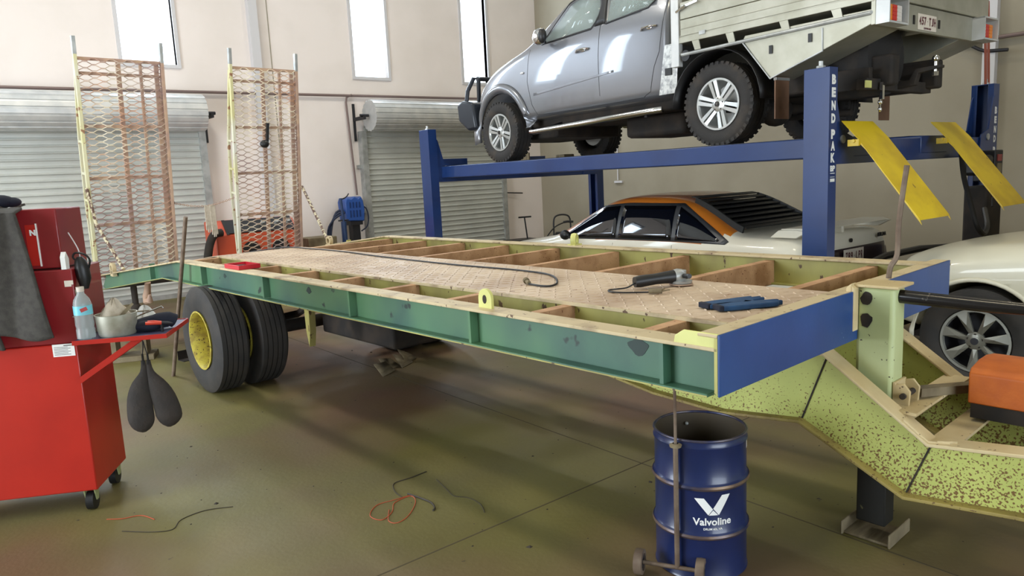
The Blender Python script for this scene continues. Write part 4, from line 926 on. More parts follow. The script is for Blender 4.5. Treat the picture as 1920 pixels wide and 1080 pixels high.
G().box(-.76, .76, 3.17-SL, 3.32-SL, .32, .56).build('rear_bumper', m_taild, SD, bev=.03)
G().cyl((.04, 3.262-SL, .895), (.04, 3.275-SL, .895), .018, 12).build('boot_lock', m_black, SD)
text('BERLINA', .045, m_black, SD, frame((.57, 3.258-SL, .905), (1, 0, 0), (0, 0, 1)), bold=.003, name='boot_badge', sx=.9)
G().box(-.66, -.50, 3.258-SL, 3.266-SL, .875, .895).build('boot_badge', m_black, SD)
g = G().px(ys([(3.24, 1.035), (3.30, 1.055), (3.50, 1.05), (3.50, 1.038), (3.30, 1.03)]), -.68, .68)
g.px(ys([(3.24, 1.03), (3.34, 1.045), (3.50, 1.04), (3.58, .975), (3.34, .975)]), -.72, -.66).px(ys([(3.24, 1.03), (3.34, 1.045), (3.50, 1.04), (3.58, .975), (3.34, .975)]), .66, .72).box(-.06, -.02, 3.30-SL, 3.42-SL, .97, 1.04)
g.build('rear_spoiler', m_sedw, SD, bev=.008)
G().box(-.7, .7, 3.5-SL, 7.5-SL, .2, .5).build('underbody', m_axle, SD)
# ---------------------------------------------------------------- white four-wheel drive at the right
WC, WL = 6.17, .6
WD = root('four_wheel_drive', LW(WC, WL, 0), LA, 'white four-wheel drive wagon parked nose-in beyond the gooseneck', 'car')
def yw(P): return [(a-WL, b) for a, b in P]
st = [(-2.3, .45, .95, 1.5, .80, .66), (-2.2, .34, 1.0, 1.68, .87, .70), (-1.0, .33, 1.0, 1.74, .88, .70), (.2, .33, 1.0, 1.72, .88, .68), (.45, .33, 1.0, 1.66, .88, .68), (1.05, .33, .99, 1.07, .88, .74), (1.25, .33, .97, 1.045, .88, .74),
      (1.9, .34, .90, 1.0, .88, .72), (2.2, .36, .86, .96, .87, .68), (2.45, .40, .78, .90, .83, .62), (2.58, .44, .66, .82, .74, .54)]
wbdy = shell([(a-WL, b, c_, d, e, f_) for a, b, c_, d, e, f_ in st], m_wagw, WD)
for l in (1.92, -1.3): cut(wbdy, G().cyl((-1.4, l-WL, .36), (1.4, l-WL, .36), .40, 36))
wt_ = bvh(wbdy)
for s in (-1, 1):
    for l in (1.92, -1.3): spoke_wheel(WD, s*.77, l-WL, .355, .355, .22, .212, s, 'y', m_rub, mat('dull_hubcap', sr(140, 140, 132), .25, .6))
    panel(wt_, yw([(.95, 1.02), (-2.1, 1.03)]), yw([(.45, 1.56), (.2, 1.60), (-2.05, 1.58)]), .006, 'side_window', m_glassd, WD, s, 20, 6)
    seam(wt_, yw([(1.1, 1.0), (1.15, .4), (.9, .36), (-.1, .36), (-.1, 1.0)]), 'door_seam', m_black, WD, s)
    def fl2(u, v_):
        a = R_(-5)+R_(190)*u; r_ = .395+.03*v_; y, z = 1.92-WL+r_*math.cos(a), .36+r_*math.sin(a)
        q = side(wt_, y, z, .010*math.sin(v_*pi)+.003, s); return Vector((q.x if q else s*.86, y, z))
    G().grid(fl2, 24, 4).build('wheel_arch_lip', m_wagw, WD, ang=60, solid=.006)
    G().grid(lambda u, v_: Vector((s*(.50+.33*v_), 1.92-WL+.42*math.cos(pi*u), .36+.42*math.sin(pi*u))), 16, 2).build('wheel_well', m_black, WD, solid=.006)
tf = top_fn(wt_, .006)
G().grid(lambda u, v_: tf((-.62+1.24*u)*(1-.06*v_), (1.0-WL)+(.5-1.0)*v_, 0) or Vector((0, 0, 1)), 10, 6).build('windscreen', m_glassd, WD, ang=60, solid=.004)
for x in (-.25, -.02): 
    z_ = tf(x, 1.55-WL, 0).z; G().obox((x, 1.70-WL, tf(x, 1.70-WL, 0).z-.004), (x+.03, 1.50-WL, tf(x, 1.5-WL, 0).z-.004), .03, .008).build('bonnet_vent', m_taild, WD)
G().tube([(-.78, 2.50-WL, .60), (-.76, 2.72-WL, .70), (-.70, 2.74-WL, .80), (-.3, 2.80-WL, .82), (.3, 2.80-WL, .82), (.70, 2.74-WL, .80), (.76, 2.72-WL, .70), (.78, 2.50-WL, .60)], .028, 8).tube([(-.45, 2.78-WL, .50), (-.42, 2.79-WL, .82)], .022, 8).tube([(.45, 2.78-WL, .50), (.42, 2.79-WL, .82)], .022, 8).build('bull_bar', m_black, WD)
G().box(-.85, .85, 2.48-WL, 2.80-WL, .34, .52).build('front_bumper', m_black, WD, bev=.03)
G().box(-.66, .66, 2.595-WL, 2.62-WL, .56, .74).build('grille', m_black, WD, bev=.01)
G().box(-.7, .7, -2.1-WL, 2.4-WL, .3, .55).build('underbody', m_axle, WD)
for s in (-1, 1):   # black pillar between the utility truck's side windows
    panel(ut, yl([(5.27, 2.985), (5.12, 2.99)]), yl([(5.235, 3.34), (5.16, 3.345)]), .004, 'door_pillar', m_black, UT, s, 4, 6)
# ---------------------------------------------------------------- red tool cabinet (x right, y away)
CA = math.atan2(-.479, .878); CB = Vector((.517, 4.117, 0))
def CW(x, y, z): return CB + Vector((math.cos(CA)*x-math.sin(CA)*y, math.sin(CA)*x+math.cos(CA)*y, z))
t = CT = root('tool_cabinet', CB, CA, 'red steel tool cabinet with stacked chest and fold-out side shelf', 'cabinet')
G().box(-.75, 0, 0, .44, .115, .885).build('lower_cabinet', m_red, t, bev=.006)
G().box(-.75, .02, .012, .38, .885, 1.255).build('middle_chest', m_redd, t, bev=.006)
lid = G().box(-.72, -.03, .05, .36, 1.262, 1.555).build('upper_chest', m_redd, t, bev=.006)
G().box(-.175, -.125, .046, .05, 1.28, 1.48).build('badge_plate', m_red, lid)
G().box(-.128, -.122, .044, .05, 1.275, 1.485).build('badge_edge', m_white, lid)
text('N', .036, m_white, lid, frame((-.143, .0455, 1.44), (1, 0, 0), (0, 0, 1)), bold=.002, name='badge_lettering')
st_ = G().box(-.112, -.012, -.002, .0, .826, .888).build('sticker', m_white, t)
m_ink = mat('sticker_ink', sr(90, 90, 86), .6)
g = G()
for k in range(6): g.box(-.105, -.03-.012*(k % 2), -.0028, -.002, .834+k*.0075, .8365+k*.0075)
g.box(-.060, -.02, -.0028, -.002, .878, .8825); g.build('sticker_print', m_ink, st_)
G().box(-.02, .01, .008, .012, 1.17, 1.20).build('small_label', m_plateb, t); G().box(.0105, .02, .006, .012, 1.18, 1.20).build('small_label', m_plateb, t)
m_cast = mat('pale_caster_bracket', sr(150, 156, 110), .5)
for x, y in ((-.05, .05), (-.05, .38), (-.70, .05), (-.70, .38)):
    a = G().px([(y-.03, .115), (y+.03, .115), (y+.012, .05), (y-.012, .05)], x-.028, x-.022).px([(y-.03, .115), (y+.03, .115), (y+.012, .05), (y-.012, .05)], x+.022, x+.028).build('caster', m_cast, t)
    G().cyl((x-.018, y, .048), (x+.018, y, .048), .048, 22).build('caster_wheel', m_black, a)
# fold-out shelf with braces
sh = G().box(.0, .43, -.05, .375, .898, .904).build('side_shelf', mat('blue_grey_shelf_liner', sr(70, 74, 104), .45), t)
G().box(.0, .43, -.056, -.05, .886, .908).box(.43, .436, -.056, .38, .886, .908).box(.0, .43, .375, .381, .886, .908).build('shelf_rim', m_red, sh)
for y in (-.03, .35): G().obox((.30, y, .89), (.0, y, .70), .006, .028, up=(0, 0, 1)).build('shelf_brace', m_red, sh)
g = G().tube([(.022, .02, 1.15), (.03, .01, 1.12), (.022, .02, 1.09)], .006, 6).tube([(.022, .012, 1.08), (.022, .0, 1.02), (.0, .0, 1.02)], .004, 6)
g.build('chest_latch', m_chrome, t)
# cloth over the cabinet
cb = CW(-.30, .0, .60); t = root('work_jacket', cb, CA, 'dark grey work jacket draped down the red cabinet', 'jacket')
def jf(u, v_):
    x = -.33+.44*u - .0; top = 1.562-.60; bot = .34-.05*(u < .35)*1-.02*math.sin(u*9); 
    xr = x + .01 + .05*v_*u; z = top + (bot-top)*v_
    y = -.012 - .022*abs(math.sin(u*7+v_*1.5)) - .012*math.sin(v_*5+u*3) - .035*(v_ > .0)*v_*(1-v_)
    if v_ < .02: y = .06
    return (xr+.05*v_*u, y, z)
g = G().grid(jf, 36, 30); g.build('jacket_body', m_cloth, t, ang=60, solid=.012)
g = G().grid(lambda u, v_: (-.30+.30*u, .05+.33*v_, 1.567-.60+.012*math.sin(u*8+v_*6)), 16, 12); g.build('jacket_collar', m_cloth, t, ang=60, solid=.012)
g = G().grid(lambda u, v_: (-.16+.13*u+.02*v_, -.035-.012*math.sin(u*6), .40-.10*v_-.015*u), 12, 8); g.build('jacket_sleeve', m_cloth, t, ang=60, solid=.014)
t = root('rag_bundle', CW(-.34, .2, 1.558+.02), CA, 'dark blue-green rag bundle on top of the upper red chest', 'rag')
G().sph((0, 0, .02), .07, .06, .035).sph((.05, .02, .015), .04, .05, .025).build('rag_fold', m_navy, t)
# black pouch hanging at the chest corner
t = root('tool_pouch', CW(.05, .06, 1.15), CA, 'black pouch with strap hanging at the corner of the red chest', 'pouch')
G().tube([(0, 0, .0), (.004, 0, .05), (0, 0, .10), (-.004, 0, .14), (-.004, 0, .16)], [.018, .032, .034, .026, .012], 12).build('pouch_body', m_black, t)
G().tube(smooth([(-.02, 0, .14), (-.035, 0, .16), (-.02, 0, .18), (.02, 0, .17), (.04, 0, .14), (.03, 0, .10)]), .005, 6).build('strap', m_black, t)
G().tube(smooth([(-.002, 0, .15), (-.012, .02, .19), (-.03, .03, .23), (-.06, .05, .28)]), .003, 6).build('pale_wire', m_trim, t)
G().box(-.045, -.01, -.01, .01, .08, .10).build('pouch_hook', m_dark, t)
place(G().px([(-.02, 0), (.02, 0), (.025, .05), (.0, .085), (-.02, .06)], -.004, .018), 'paper_tag', m_white, CW(-.02, .03, 1.2555), 'small white folded paper standing on the red chest ledge', 'paper', rz=CA)
# bottle
m_bott = mat('clear_bottle', sr(200, 214, 214), .06, alpha=.38); m_lab = mat('cyan_label', sr(120, 200, 216), .4)
t = root('water_bottle', CW(.05, .0, .9045), CA, 'clear plastic water bottle with pale blue label on the side shelf', 'bottle')
G().lathe([(0, 0), (.034, 0), (.042, .008), (.042, .05), (.039, .06), (.042, .07), (.042, .17), (.036, .20), (.017, .228), (.015, .24)], (0, 0, 0), (0, 0, 1), 24).build('bottle_shell', m_bott, t)
G().lathe([(.0425, .125), (.0425, .17)], (0, 0, 0), (0, 0, 1), 24).build('label_band', m_lab, t)
g = G().obox((.004, -.0435, .148), (.032, -.034, .158), .004, .018); g.build('label_mark', m_red, t)
G().lathe([(0, .238), (.017, .238), (.018, .262), (0, .262)], (0, 0, 0), (0, 0, 1), 16).build('bottle_cap', m_plateb, t)
# pot and contents
m_pot = mat('dull_aluminium_pot', sr(190, 190, 176), .42, .45, c2=sr(160, 158, 140), sc=12)
t = root('aluminium_pot', CW(.178, .055, .9045), CA, 'dull aluminium pot on the side shelf holding rags', 'pot')
G().lathe([(0, .002), (.080, .0), (.088, .012), (.096, .108), (.099, .110), (.093, .11), (.085, .012), (0, .008)], (0, 0, 0), (0, 0, 1), 36).build('pot_body', m_pot, t)
def rag(name, base, label, m, rx, ry, h, seed, cat='rag', parent=None):
    rnd = random.Random(seed); ph = [rnd.uniform(0, 6) for _ in range(6)]
    g = G(); N_ = 24
    def f_(u, v_):
        a = 2*pi*u; r_ = v_; k = 1+.22*math.sin(3*a+ph[0])+.12*math.sin(5*a+ph[1]); 
        z = h*(1-v_**1.6)*(1+.35*math.sin(2*a+ph[2]+v_*5)*v_+.2*math.sin(7*a*1.0+ph[3]))
        return (rx*r_*k*math.cos(a), ry*r_*k*math.sin(a), max(.001, z))
    g.grid(f_, N_, 8); return place(g, name, m, base, label, cat, rz=CA, ang=70, solid=.004)
rag('cotton_rag', CW(.172, .06, .985), 'crumpled pale cotton rag stuffed in the aluminium pot', m_rag, .078, .07, .09, 3)
rag('cotton_rag', CW(.11, .20, .905), 'crumpled pale rag on the shelf behind the bottle', m_rag, .07, .06, .13, 5)
rag('cotton_rag', CW(.27, .20, .905), 'white rag lying behind the aluminium pot', m_white, .09, .07, .10, 9)
place(G().obox((0, 0, 0), (.045, .01, .045), .02, .016).obox((.04, .01, .04), (.06, .012, .06), .012, .012), 'wooden_brush', m_wood, CW(.21, .02, 1.0), 'brown wooden brush handle sticking out of the pot', 'brush', rz=CA)
t = root('dark_cloth_bundle', CW(.335, .10, .9045), CA, 'dark navy cloth bundle on the outer half of the shelf', 'cloth')
g = G().tube(smooth([(-.09, -.02, .02), (-.04, .0, .035), (.02, .01, .045), (.07, .03, .045), (.10, .04, .03)]), [.020]+[.036]*7+[.040]*5+[.036]*3+[.02], 12).sph((-.02, -.02, .03), .08, .05, .03)
g.build('cloth_fold', m_navy, t)
place(G().tube([(0, 0, 0), (.16, .02, .055), (.163, .022, .045)], .0035, 6), 'steel_rod', m_chrome, CW(.235, .05, .975), 'thin bright steel rod resting over the rags', 'rod', rz=CA)
t = root('pliers', CW(.395, .03, .9045), CA, 'orange-handled pliers at the outer end of the shelf', 'pliers')
m_och = mat('orange_grip', sr(206, 66, 44), .4)
for s in (-1, 1): G().tube(smooth([(-.065, -.02+s*.018, .055), (-.035, -.01+s*.02, .052), (.0, s*.008, .046)]), .008, 8).build('handle', m_och, t)
G().tube([(0, 0, .046), (.03, .005, .042), (.05, .01, .038)], [.010, .009, .003], 8).box(-.004, .004, -.01, .01, 0, .046).build('jaws', m_dark, t)
place(G().cyl((0, 0, 0), (.27, .02, -.005), .0035, 6), 'welding_rod', m_wood, CW(.05, .16, 1.0), 'thin pale rod lying over the rags behind the bottle', 'rod', rz=CA)
# hanging leather spats
hb = CW(.30, .02, 0); t = root('welding_spats', (hb.x, hb.y, .36), CA, 'pair of dark brown leather welding spats hanging under the side shelf', 'spats')
hz = .36-.045
for s, zb, tilt in ((-1, .0, .0), (1, .016, .022)):
    P = [(s*.012, 0, .72-hz), (s*.016, 0, .66-hz), (s*.036, 0, .60-hz), (s*.052+tilt*.5, 0, .52-hz), (s*.056+tilt, 0, .44-hz), (s*.054+tilt, 0, .385-hz+zb), (s*.050+tilt, 0, .345-hz+zb)]
    g = G().tube(smooth(P, 3), None or [.011, .012, .014, .018, .024, .032, .042, .050, .056, .060, .062, .064, .065, .065, .062, .056, .046, .030, .010], 16)
    g.v = [(x, y*.42, z) for x, y, z in g.v]
    q = g.build('spat', m_leather, t)
    G().obox((s*.012, 0, .70-hz), (s*.012, 0, .755-hz), .014, .006).build('strap', m_black, q)
G().tube([(-.012, 0, .75-hz), (-.004, .0, .79-hz), (0, .0, .855-hz)], .0025, 6).tube([(.012, 0, .75-hz), (.004, 0, .79-hz), (0, 0, .82-hz)], .0025, 6).build('hanging_wire', m_dark, t)
G().tube([(.08, 0, .42-hz), (.10, 0, .41-hz), (.085, -.01, .395-hz), (.11, 0, .385-hz)], .003, 6).build('buckle', m_chrome, t)
# pole leaning on the trailer beam
lp = Vector((1.545, 6.77, 0)); top = TW(-.012, 5.1, 1.03)
dirv = (top-lp); g = G().tube([(0, 0, 0), tuple(dirv*.5), tuple(dirv*1.36)], .017, 10)
place(g, 'leaning_pole', m_steelr, lp, 'dull grey pole leaning against the green trailer beam', 'pole')
# low bench behind the cabinet
t = root('low_bench', (1.42, 7.85, 0), R_(-22), 'low grey timber bench on the floor behind the tool cabinet', 'bench')
G().box(-.22, .22, -.12, .12, .26, .30).build('bench_top', m_wood, t, bev=.004)
for x in (-.15, .12): G().box(x, x+.06, -.1, .1, .05, .26).build('bench_post', m_wood, t, bev=.003)
G().box(-.22, .24, -.15, .14, 0, .05).build('bench_foot', m_wood, t, bev=.004)
t = root('scrap_angle', (1.95, 7.35, 0), R_(10), 'bent steel offcut lying beside the trailer wheel', 'offcut')
G().box(-.2, .2, -.06, .06, 0, .006).box(-.2, .2, .054, .06, 0, .09).build('angle_piece', m_axle, t)
G().tube(smooth([(-.15, -.1, .05), (-.05, -.14, .12), (.03, -.12, .2), (.04, -.1, .28)]), .010, 6).build('rod_piece', m_steelr, t)
# ---------------------------------------------------------------- drum and wheeled stand
DB = Vector((2.315, 1.725, 0)); DR = .180; DH = .575
t = root('steel_drum', DB, 0, 'open blue steel drum with white logo standing under the trailer nose', 'drum')
pr = [(0, .012), (DR-.01, .012), (DR, .0), (DR+.004, .004), (DR, .012)]
def hoop(z): return [(DR, z-.018), (DR+.004, z-.012), (DR+.011, z-.004), (DR+.012, z), (DR+.011, z+.004), (DR+.004, z+.012), (DR, z+.018)]
pr += hoop(.185) + hoop(.385) + [(DR, DH-.045), (DR+.004, DH-.038), (DR+.005, DH-.032), (DR, DH-.024), (DR, DH-.008)]
G().lathe(pr, (0, 0, 0), (0, 0, 1), 72).build('drum_shell', m_drum, t)
G().lathe([(DR-.003, DH-.004), (DR-.004, DH-.02), (DR-.006, .10), (0, .10)], (0, 0, 0), (0, 0, 1), 48).build('drum_interior', m_drumin, t)
G().tube([(DR*math.cos(a), DR*math.sin(a), DH-.004) for a in [2*pi*i/56 for i in range(56)]], .0055, 8, closed=True).build('rolled_rim', mat('worn_rim', sr(84, 78, 84), .4, .4, c2=sr(30, 40, 80), sc=14), t)
for z_ in (.185, .385): G().lathe([(DR+.0095, z_-.008), (DR+.0135, z_), (DR+.0095, z_+.008), (DR+.008, z_)], (0, 0, 0), (0, 0, 1), 72, True).build('rolling_hoop', mat('rubbed_hoop', sr(120, 98, 78), .35, .4, c2=sr(50, 52, 76), sc=9), t)
G().sph(((DR-.01)*.55, (DR-.01)*.80, DH-.05), .008, .008, .008).build('rim_bung', m_galv, t)
a_cam = math.atan2(-DB.y, -DB.x)   # logo faces a little right of the camera
def wrap(o, a0, r0):
    for v_ in o.data.vertices:
        a = a0 + v_.co.x/r0; r_ = r0+.0006+v_.co.z; z = v_.co.y; v_.co = (r_*math.cos(a), r_*math.sin(a), z)
A0 = a_cam + R_(15)
I = Matrix.Identity(4)
def ongrid(o):   # cut long faces so they wrap smoothly
    bm = bmesh.new(); bm.from_mesh(o.data)
    for x in [i*.008 for i in range(-12, 13)]:
        bmesh.ops.bisect_plane(bm, geom=bm.verts[:]+bm.edges[:]+bm.faces[:], plane_co=(x, 0, 0), plane_no=(1, 0, 0))
    bm.to_mesh(o.data); bm.free()
Mz = lambda z: Matrix.Translation((0, z, 0))
for s_, sz, z, b in (('Valvoline', .041, .248, .0009), ('DRUM 60L VA', .012, .219, .0002)):
    o = text(s_, sz, m_white, t, Mz(z), ext=.0003, bold=b, name='drum_lettering'); ongrid(o); wrap(o, A0, DR)
tr_ = text('.', .03, m_white, t, Matrix.Translation((.066, .262, 0)), ext=.0003, name='drum_lettering'); wrap(tr_, A0, DR)
g = G()
for P in ([(-.070, .345), (-.034, .345), (.0, .300), (-.018, .277)], [(.070, .356), (.036, .356), (.001, .303), (.022, .277), (.024, .277)], [(-.016, .276), (.020, .276), (.001, .2965)]):
    g.prism(P, 0, .0004, lambda u, w_, h: (u, w_, h))
o = g.build('drum_logo', m_white, t); ongrid(o); wrap(o, A0, DR)
o = G().prism([(-.012, .50), (.012, .50), (.012, .53), (-.012, .53)], 0, .0005, lambda u, w_, h: (u, w_, h)).build('drum_tag', m_plateb, t); wrap(o, a_cam+R_(82), DR)
sb_ = Vector((2.10, 1.72, 0)); t = root('wheeled_stand', sb_, R_(-62), 'rusty upright rod on a two-wheeled axle in front of the drum', 'stand')
G().cyl((-.10, 0, .052), (.12, 0, .052), .0085, 10).build('axle_bar', m_steelr, t)
for x in (-.115, .125):
    G().lathe([(.012, -.014), (.030, -.014), (.034, -.006), (.034, .006), (.030, .014), (.012, .014)], (x, 0, .052), (1, 0, 0), 24, True).build('stand_wheel', m_dark, t)
    G().lathe([(.034, -.018), (.050, -.016), (.052, 0), (.050, .016), (.034, .018)], (x, 0, .052), (1, 0, 0), 28, True).build('stand_tyre', m_steelr, t)
G().cyl((.035, 0, .05), (.035, 0, .55), .010, 10).cyl((.035, 0, .55), (.035, 0, .80), .006, 10).build('upright_rod', m_steelr, t)
G().lathe([(.011, 0), (.022, .004), (.024, .012), (.012, .018)], (.035, 0, .545), (0, 0, 1), 16).build('rod_collar', m_wood, t)
# ---------------------------------------------------------------- back wall things
t = root('engine_welder', (3.80, 10.75, 0), R_(-4), 'orange engine-driven machine with dark control panel behind the mesh ramp', 'machine')
G().px([(-.35, .08), (.35, .08), (.35, 1.16), (-.10, 1.16), (-.35, .98)], -.62, .55).build('machine_case', m_mach, t, bev=.02)
G().px([(-.352, .99), (-.11, 1.165), (-.115, 1.175), (-.36, 1.0)], -.45, .48).build('control_panel', m_dark, t)
G().px([(-.37, .985), (-.355, .98), (-.10, 1.17), (-.115, 1.18)], -.48, -.44).px([(-.37, .985), (-.355, .98), (-.10, 1.17), (-.115, 1.18)], .46, .50).build('panel_frame', m_black, t)
for x in (-.16, .26): G().cyl((x, -.362, .74), (x, -.34, .74), .125, 28).build('vent_port', m_black, t)
G().box(-.60, .52, -.33, .33, 0, .08).build('skid_base', m_dark, t)
G().tube(smooth([(-.55, -.36, 1.02), (-.66, -.40, 1.0), (-.74, -.42, .86), (-.80, -.44, .62), (-.86, -.46, .40)]), .055, 12).build('exhaust_hose', m_axle, t)
G().box(-.62, -.54, -.40, -.30, 1.0, 1.06).build('hose_collar', m_mach, t)
for x in (.05, .25, .42): G().cyl((x, -.25, 1.08), (x-.0, -.29, 1.13), .03, 12).build('panel_knob', m_galv, t)
place(G().box(-.24, .24, -.2, .2, 0, .80).box(-.2, .16, -.22, -.2, .2, .6), 'grey_crate', m_wood, (4.84, 10.9, 0), 'grey timber crate beside the orange machine behind the right mesh ramp', 'crate', bev=.01)
# chain between ramps with gloves
a = P1(.87, .82, .06); b = P2(1.61, .84, .06); aw = TW(*a); bw = TW(*b)
t = root('lashing_chain', aw, 0, 'rusty chain strung between the two standing mesh ramps', 'chain')
g = G(); N_ = 34
def cp(q): 
    p = (bw-aw)*q; p.z -= .07*math.sin(pi*q) - .0; return p
for k in range(N_):
    p, q = cp(k/N_), cp((k+1.25)/N_); d = (q-p); L_ = d.length/2; d.normalize(); c_ = (p+q)/2
    u = Vector((0, 0, 1)) if k % 2 else d.cross(Vector((0, 0, 1))).normalized()
    g.tube([c_+d*(L_*math.cos(x))+u*(.010*math.sin(x)) for x in [2*pi*i/10 for i in range(10)]], .0035, 5, closed=True)
g.build('chain_links', m_rust, t)
G().box(-.01, .02, -.01, .01, -.015, .015).build('end_shackle', m_dark, t)
q = cp(.58); 
for k, (dx, L_) in enumerate(((-.035, .36), (.03, .42))):
    o = root('hanging_glove', tuple(aw+q+Vector((dx, -.012, -L_-.01))), R_(8), 'pale leather glove hanging on the chain, %s' % ('shorter one on the left' if k == 0 else 'longer one on the right'), 'glove', 'gloves hanging on the chain')
    G().px([(0, L_*.40), (0, L_+.01), (.006, L_+.012), (.012, L_*.40)], -.035, .035).build('glove_cuff', m_rag, o, bev=.004)
    for j in range(4): G().tube([((-.027+.018*j), .006, L_*.42), ((-.03+.020*j), .004, L_*.22), ((-.032+.021*j), .006, .02+.03*abs(j-1.5))], [.011, .010, .007], 8).build('glove_finger', m_rag, o)
# stand (blue) and hose reel
t = root('axle_stand', (5.36, 11.0, 0), 0, 'dark blue upright stand with cross pins beside the hose reel', 'stand')
G().cyl((0, 0, .02), (.0, 0, 1.0), .045, 14).cyl((0, 0, 1.0), (-.02, 0, 1.38), .022, 12).build('stand_column', mat('dark_blue_steel', sr(34, 58, 100), .4), t)
G().cyl((-.09, 0, 1.02), (.09, 0, 1.02), .012, 8).build('cross_pin', m_dark, t)
G().tube(smooth([(-.02, 0, 1.36), (.05, 0, 1.38), (.10, 0, 1.41), (.13, 0, 1.45)]), .010, 8).build('cross_pin', m_dark, t)
G().box(-.2, .2, -.2, .2, 0, .03).build('stand_base', m_dark, t)
t = root('hose_reel', (5.87, 11.98, .55), 0, 'blue retractable hose reel fixed to the back wall by the second roller door', 'hose reel')
m_hr = mat('reel_blue', sr(44, 84, 160), .4)
pr = [(-.16, .42), (-.18, .74), (-.15, .82), (-.07, .80), (0, .84), (.07, .80), (.13, .84), (.17, .76), (.19, .60), (.17, .40)]
G().prism(pr, -.42, -.12, lambda u, w_, h: (u, h, w_)).build('reel_housing', m_hr, t, bev=.02)
g = G()
for x in (-.09, -.03, .03, .09): g.box(x-.010, x+.010, -.432, -.415, .48, .60).box(x-.010, x+.010, -.432, -.415, .64, .74)
g.build('housing_slots', m_liftb, t)
G().box(-.10, .14, -.40, -.16, .34, .42).box(-.04, .10, -.36, -.2, -.0, .34).build('reel_mount', m_dark, t)
G().box(-.06, .08, -.16, .0, .4, .7).build('wall_bracket', m_dark, t)
m_bh = mat('blue_black_hose', sr(30, 42, 70), .45)
G().tube(smooth([(.15, -.3, .66), (.27, -.3, .62), (.31, -.3, .46), (.27, -.3, .30), (.15, -.3, .22)]), .012, 8).build('hose_loop', m_bh, t)
g = G()
for k in range(3): g.tube(smooth([(-.10, -.3-.03*k, .60), (-.30-.03*k, -.3-.03*k, .58-.05*k), (-.42-.03*k, -.3, .28), (-.44-.02*k, -.3, -.05), (-.36-.03*k, -.32, -.25)]), .018, 8)
g.tube(smooth([(-.42, -.3, .10), (-.33, -.3, -.05), (-.20, -.32, -.16), (0, -.34, -.2), (.1, -.34, -.15)]), .014, 8)
g.build('hanging_hose', m_bh, t)
# waste oil drainer, hand pump trolley
t = root('oil_drainer', (9.25, 11.0, 0), R_(-10), 'low black drain tub with a T-shaped handle by the back corner', 'drainer')
G().px([(-.2, .10), (.2, .10), (.24, .36), (-.24, .36)], -.42, .22).build('drain_tub', m_black, t, bev=.03)
G().cyl((.03, 0, .36), (-.02, 0, .79), .014, 10).build('handle_post', m_dark, t)
G().cyl((-.15, 0, .79), (.13, 0, .79), .016, 10).build('handle_bar', m_dark, t)
for x in (-.3, .1): G().cyl((x, -.2, .05), (x, .2, .05), .05, 14).build('tub_wheel', m_black, t)
t = root('hand_trolley', (9.72, 10.45, 0), R_(-30), 'black hooped hand trolley with a curved hose behind the sedan bonnet', 'trolley')
G().tube(smooth([(-.17, 0, .05), (-.17, 0, .45), (-.16, 0, .72), (-.08, 0, .80), (.08, 0, .80), (.16, 0, .72), (.17, 0, .45), (.17, 0, .05)]), .016, 8).build('hoop_handle', m_dark, t)
G().tube(smooth([(.05, -.02, .66), (-.15, -.04, .58), (-.32, -.06, .40), (-.42, -.08, .18), (-.44, -.08, .02)]), .013, 8).build('curved_hose', m_black, t)
G().tube([(.02, -.02, .66), (.10, -.02, .67), (.22, -.02, .66)], .022, 8).build('pump_gun', m_dark, t)
G().lathe([(0, .05), (.15, .05), (.15, .42), (.12, .46), (0, .46)], (.02, .12, 0), (0, 0, 1), 20).build('pail', m_black, t)
G().box(-.2, .2, -.05, .3, .02, .05).build('foot_plate', m_dark, t)
for x in (-.2, .2): G().cyl((x-.02, .0, .06), (x+.02, .0, .06), .06, 16).build('trolley_wheel', m_black, t)
pipe('wall_prop', [(9.46, 11.96, 1.27), (9.80, 11.90, 1.245), (9.93, 11.86, 1.235)], .012, 'short dark rod sticking out beside the second roller door', m_dark, 'rod')
pipe('pipe_bracket', [(9.8, 11.99, 1.245), (9.8, 11.90, 1.245)], .01, 'small peg holding the short dark rod on the back wall', m_dark, 'peg')
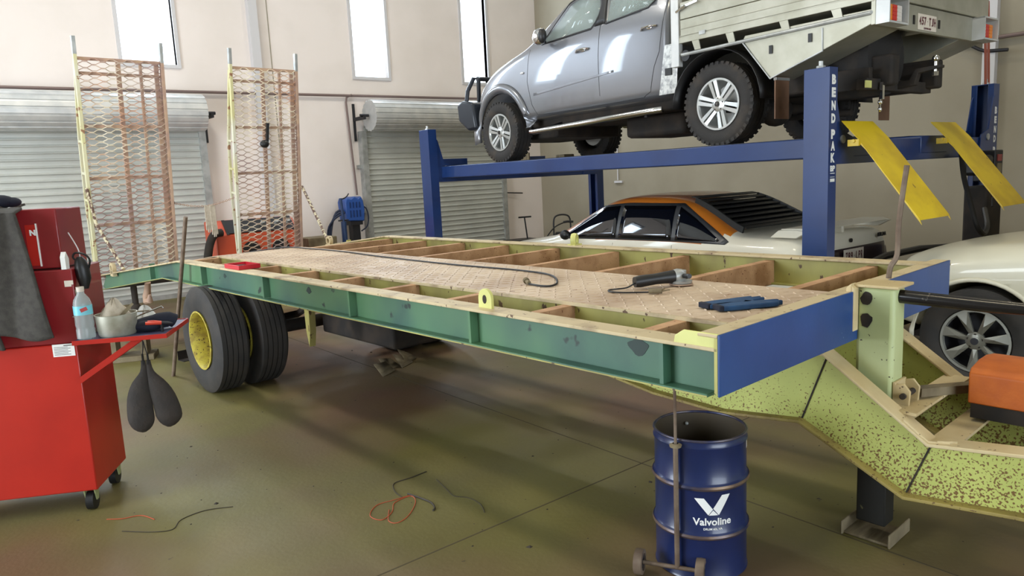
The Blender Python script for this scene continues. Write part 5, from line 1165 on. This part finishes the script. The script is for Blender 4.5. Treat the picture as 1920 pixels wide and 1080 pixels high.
# ---------------------------------------------------------------- floor litter
m_ow = mat('orange_wire', sr(170, 80, 50), .5); m_bw = mat('dark_wire', sr(52, 46, 38), .6)
def litter(name, pts, r, label, m, cat='wire'):
    P = smooth([(x, y, r) for x, y in pts], 5); b = Vector((P[0].x, P[0].y, 0)); return place(G().tube([p-b for p in P], r, 6), name, m, b, label, cat)
litter('looped_wire', [(1.76, 3.12), (1.68, 3.13), (1.58, 3.14), (1.50, 3.06), (1.52, 2.98), (1.60, 3.02), (1.66, 3.10), (1.76, 3.11), (1.74, 3.03), (1.64, 2.93), (1.56, 2.90), (1.54, 2.95), (1.60, 3.05)], .0022, 'thin orange wire lying in loops on the floor', m_ow)
litter('dark_wire', [(1.99, 3.32), (1.88, 3.31), (1.78, 3.31), (1.73, 3.22), (1.72, 3.13)], .0025, 'short dark wire beside the orange loops', m_bw)
litter('cable_stub', [(1.76, 3.14), (1.78, 3.05), (1.79, 2.96), (1.77, 2.90), (1.75, 2.885)], .0048, 'short thick dark cable end beside the orange loops', m_bw)
litter('curled_wire', [(1.97, 3.19), (1.94, 3.05), (1.92, 2.95), (1.96, 2.88), (1.96, 2.78), (1.92, 2.69)], .0018, 'thin curled dark wire on the floor right of the orange loops', m_bw)
litter('copper_wire', [(.52, 3.98), (.58, 3.93), (.66, 3.90), (.70, 3.80)], .0025, 'short copper-coloured wire by the red cabinet caster', m_ow)
litter('black_string', [(.55, 3.78), (.66, 3.66), (.74, 3.62), (.80, 3.70), (.92, 3.72), (1.04, 3.66)], .002, 'black string on the floor in front of the red cabinet', m_bw)
rnd = random.Random(5); g = G()
for k in range(260):
    x = rnd.uniform(.6, 4.2); y = rnd.uniform(.9, 6.5); s_ = rnd.uniform(.002, .006) if rnd.random() < .93 else rnd.uniform(.008, .014)
    a = rnd.uniform(0, 3); ca, sa = math.cos(a)*s_, math.sin(a)*s_
    g.add([(x-ca, y-sa, .0), (x+sa, y-ca, .0), (x+ca*1.6, y+sa*1.6, .0), (x-sa, y+ca, .0), (x, y, s_*.6)], [(0, 1, 4), (1, 2, 4), (2, 3, 4), (3, 0, 4), (3, 2, 1, 0)])
o = g.build('floor_grit', m_axle); o['kind'] = 'stuff'; o['label'] = 'dark grit and flakes scattered over the concrete floor'; o['category'] = 'grit'
t = root('torn_cardboard', TW(1.25, 4.0, 0), R_(25), 'torn brown cardboard scraps on the floor under the trailer', 'cardboard')
for k in range(4):
    x, y = (-.1+.14*k), (.05*(k % 2)); G().add([(x-.1, y-.06, .0+.002*k), (x+.09, y-.05, .004+.002*k), (x+.11, y+.06, .07-.01*k), (x-.07, y+.05, .09+.01*k)], [(0, 1, 2, 3)]).build('cardboard_scrap', m_wood, t, solid=.004)
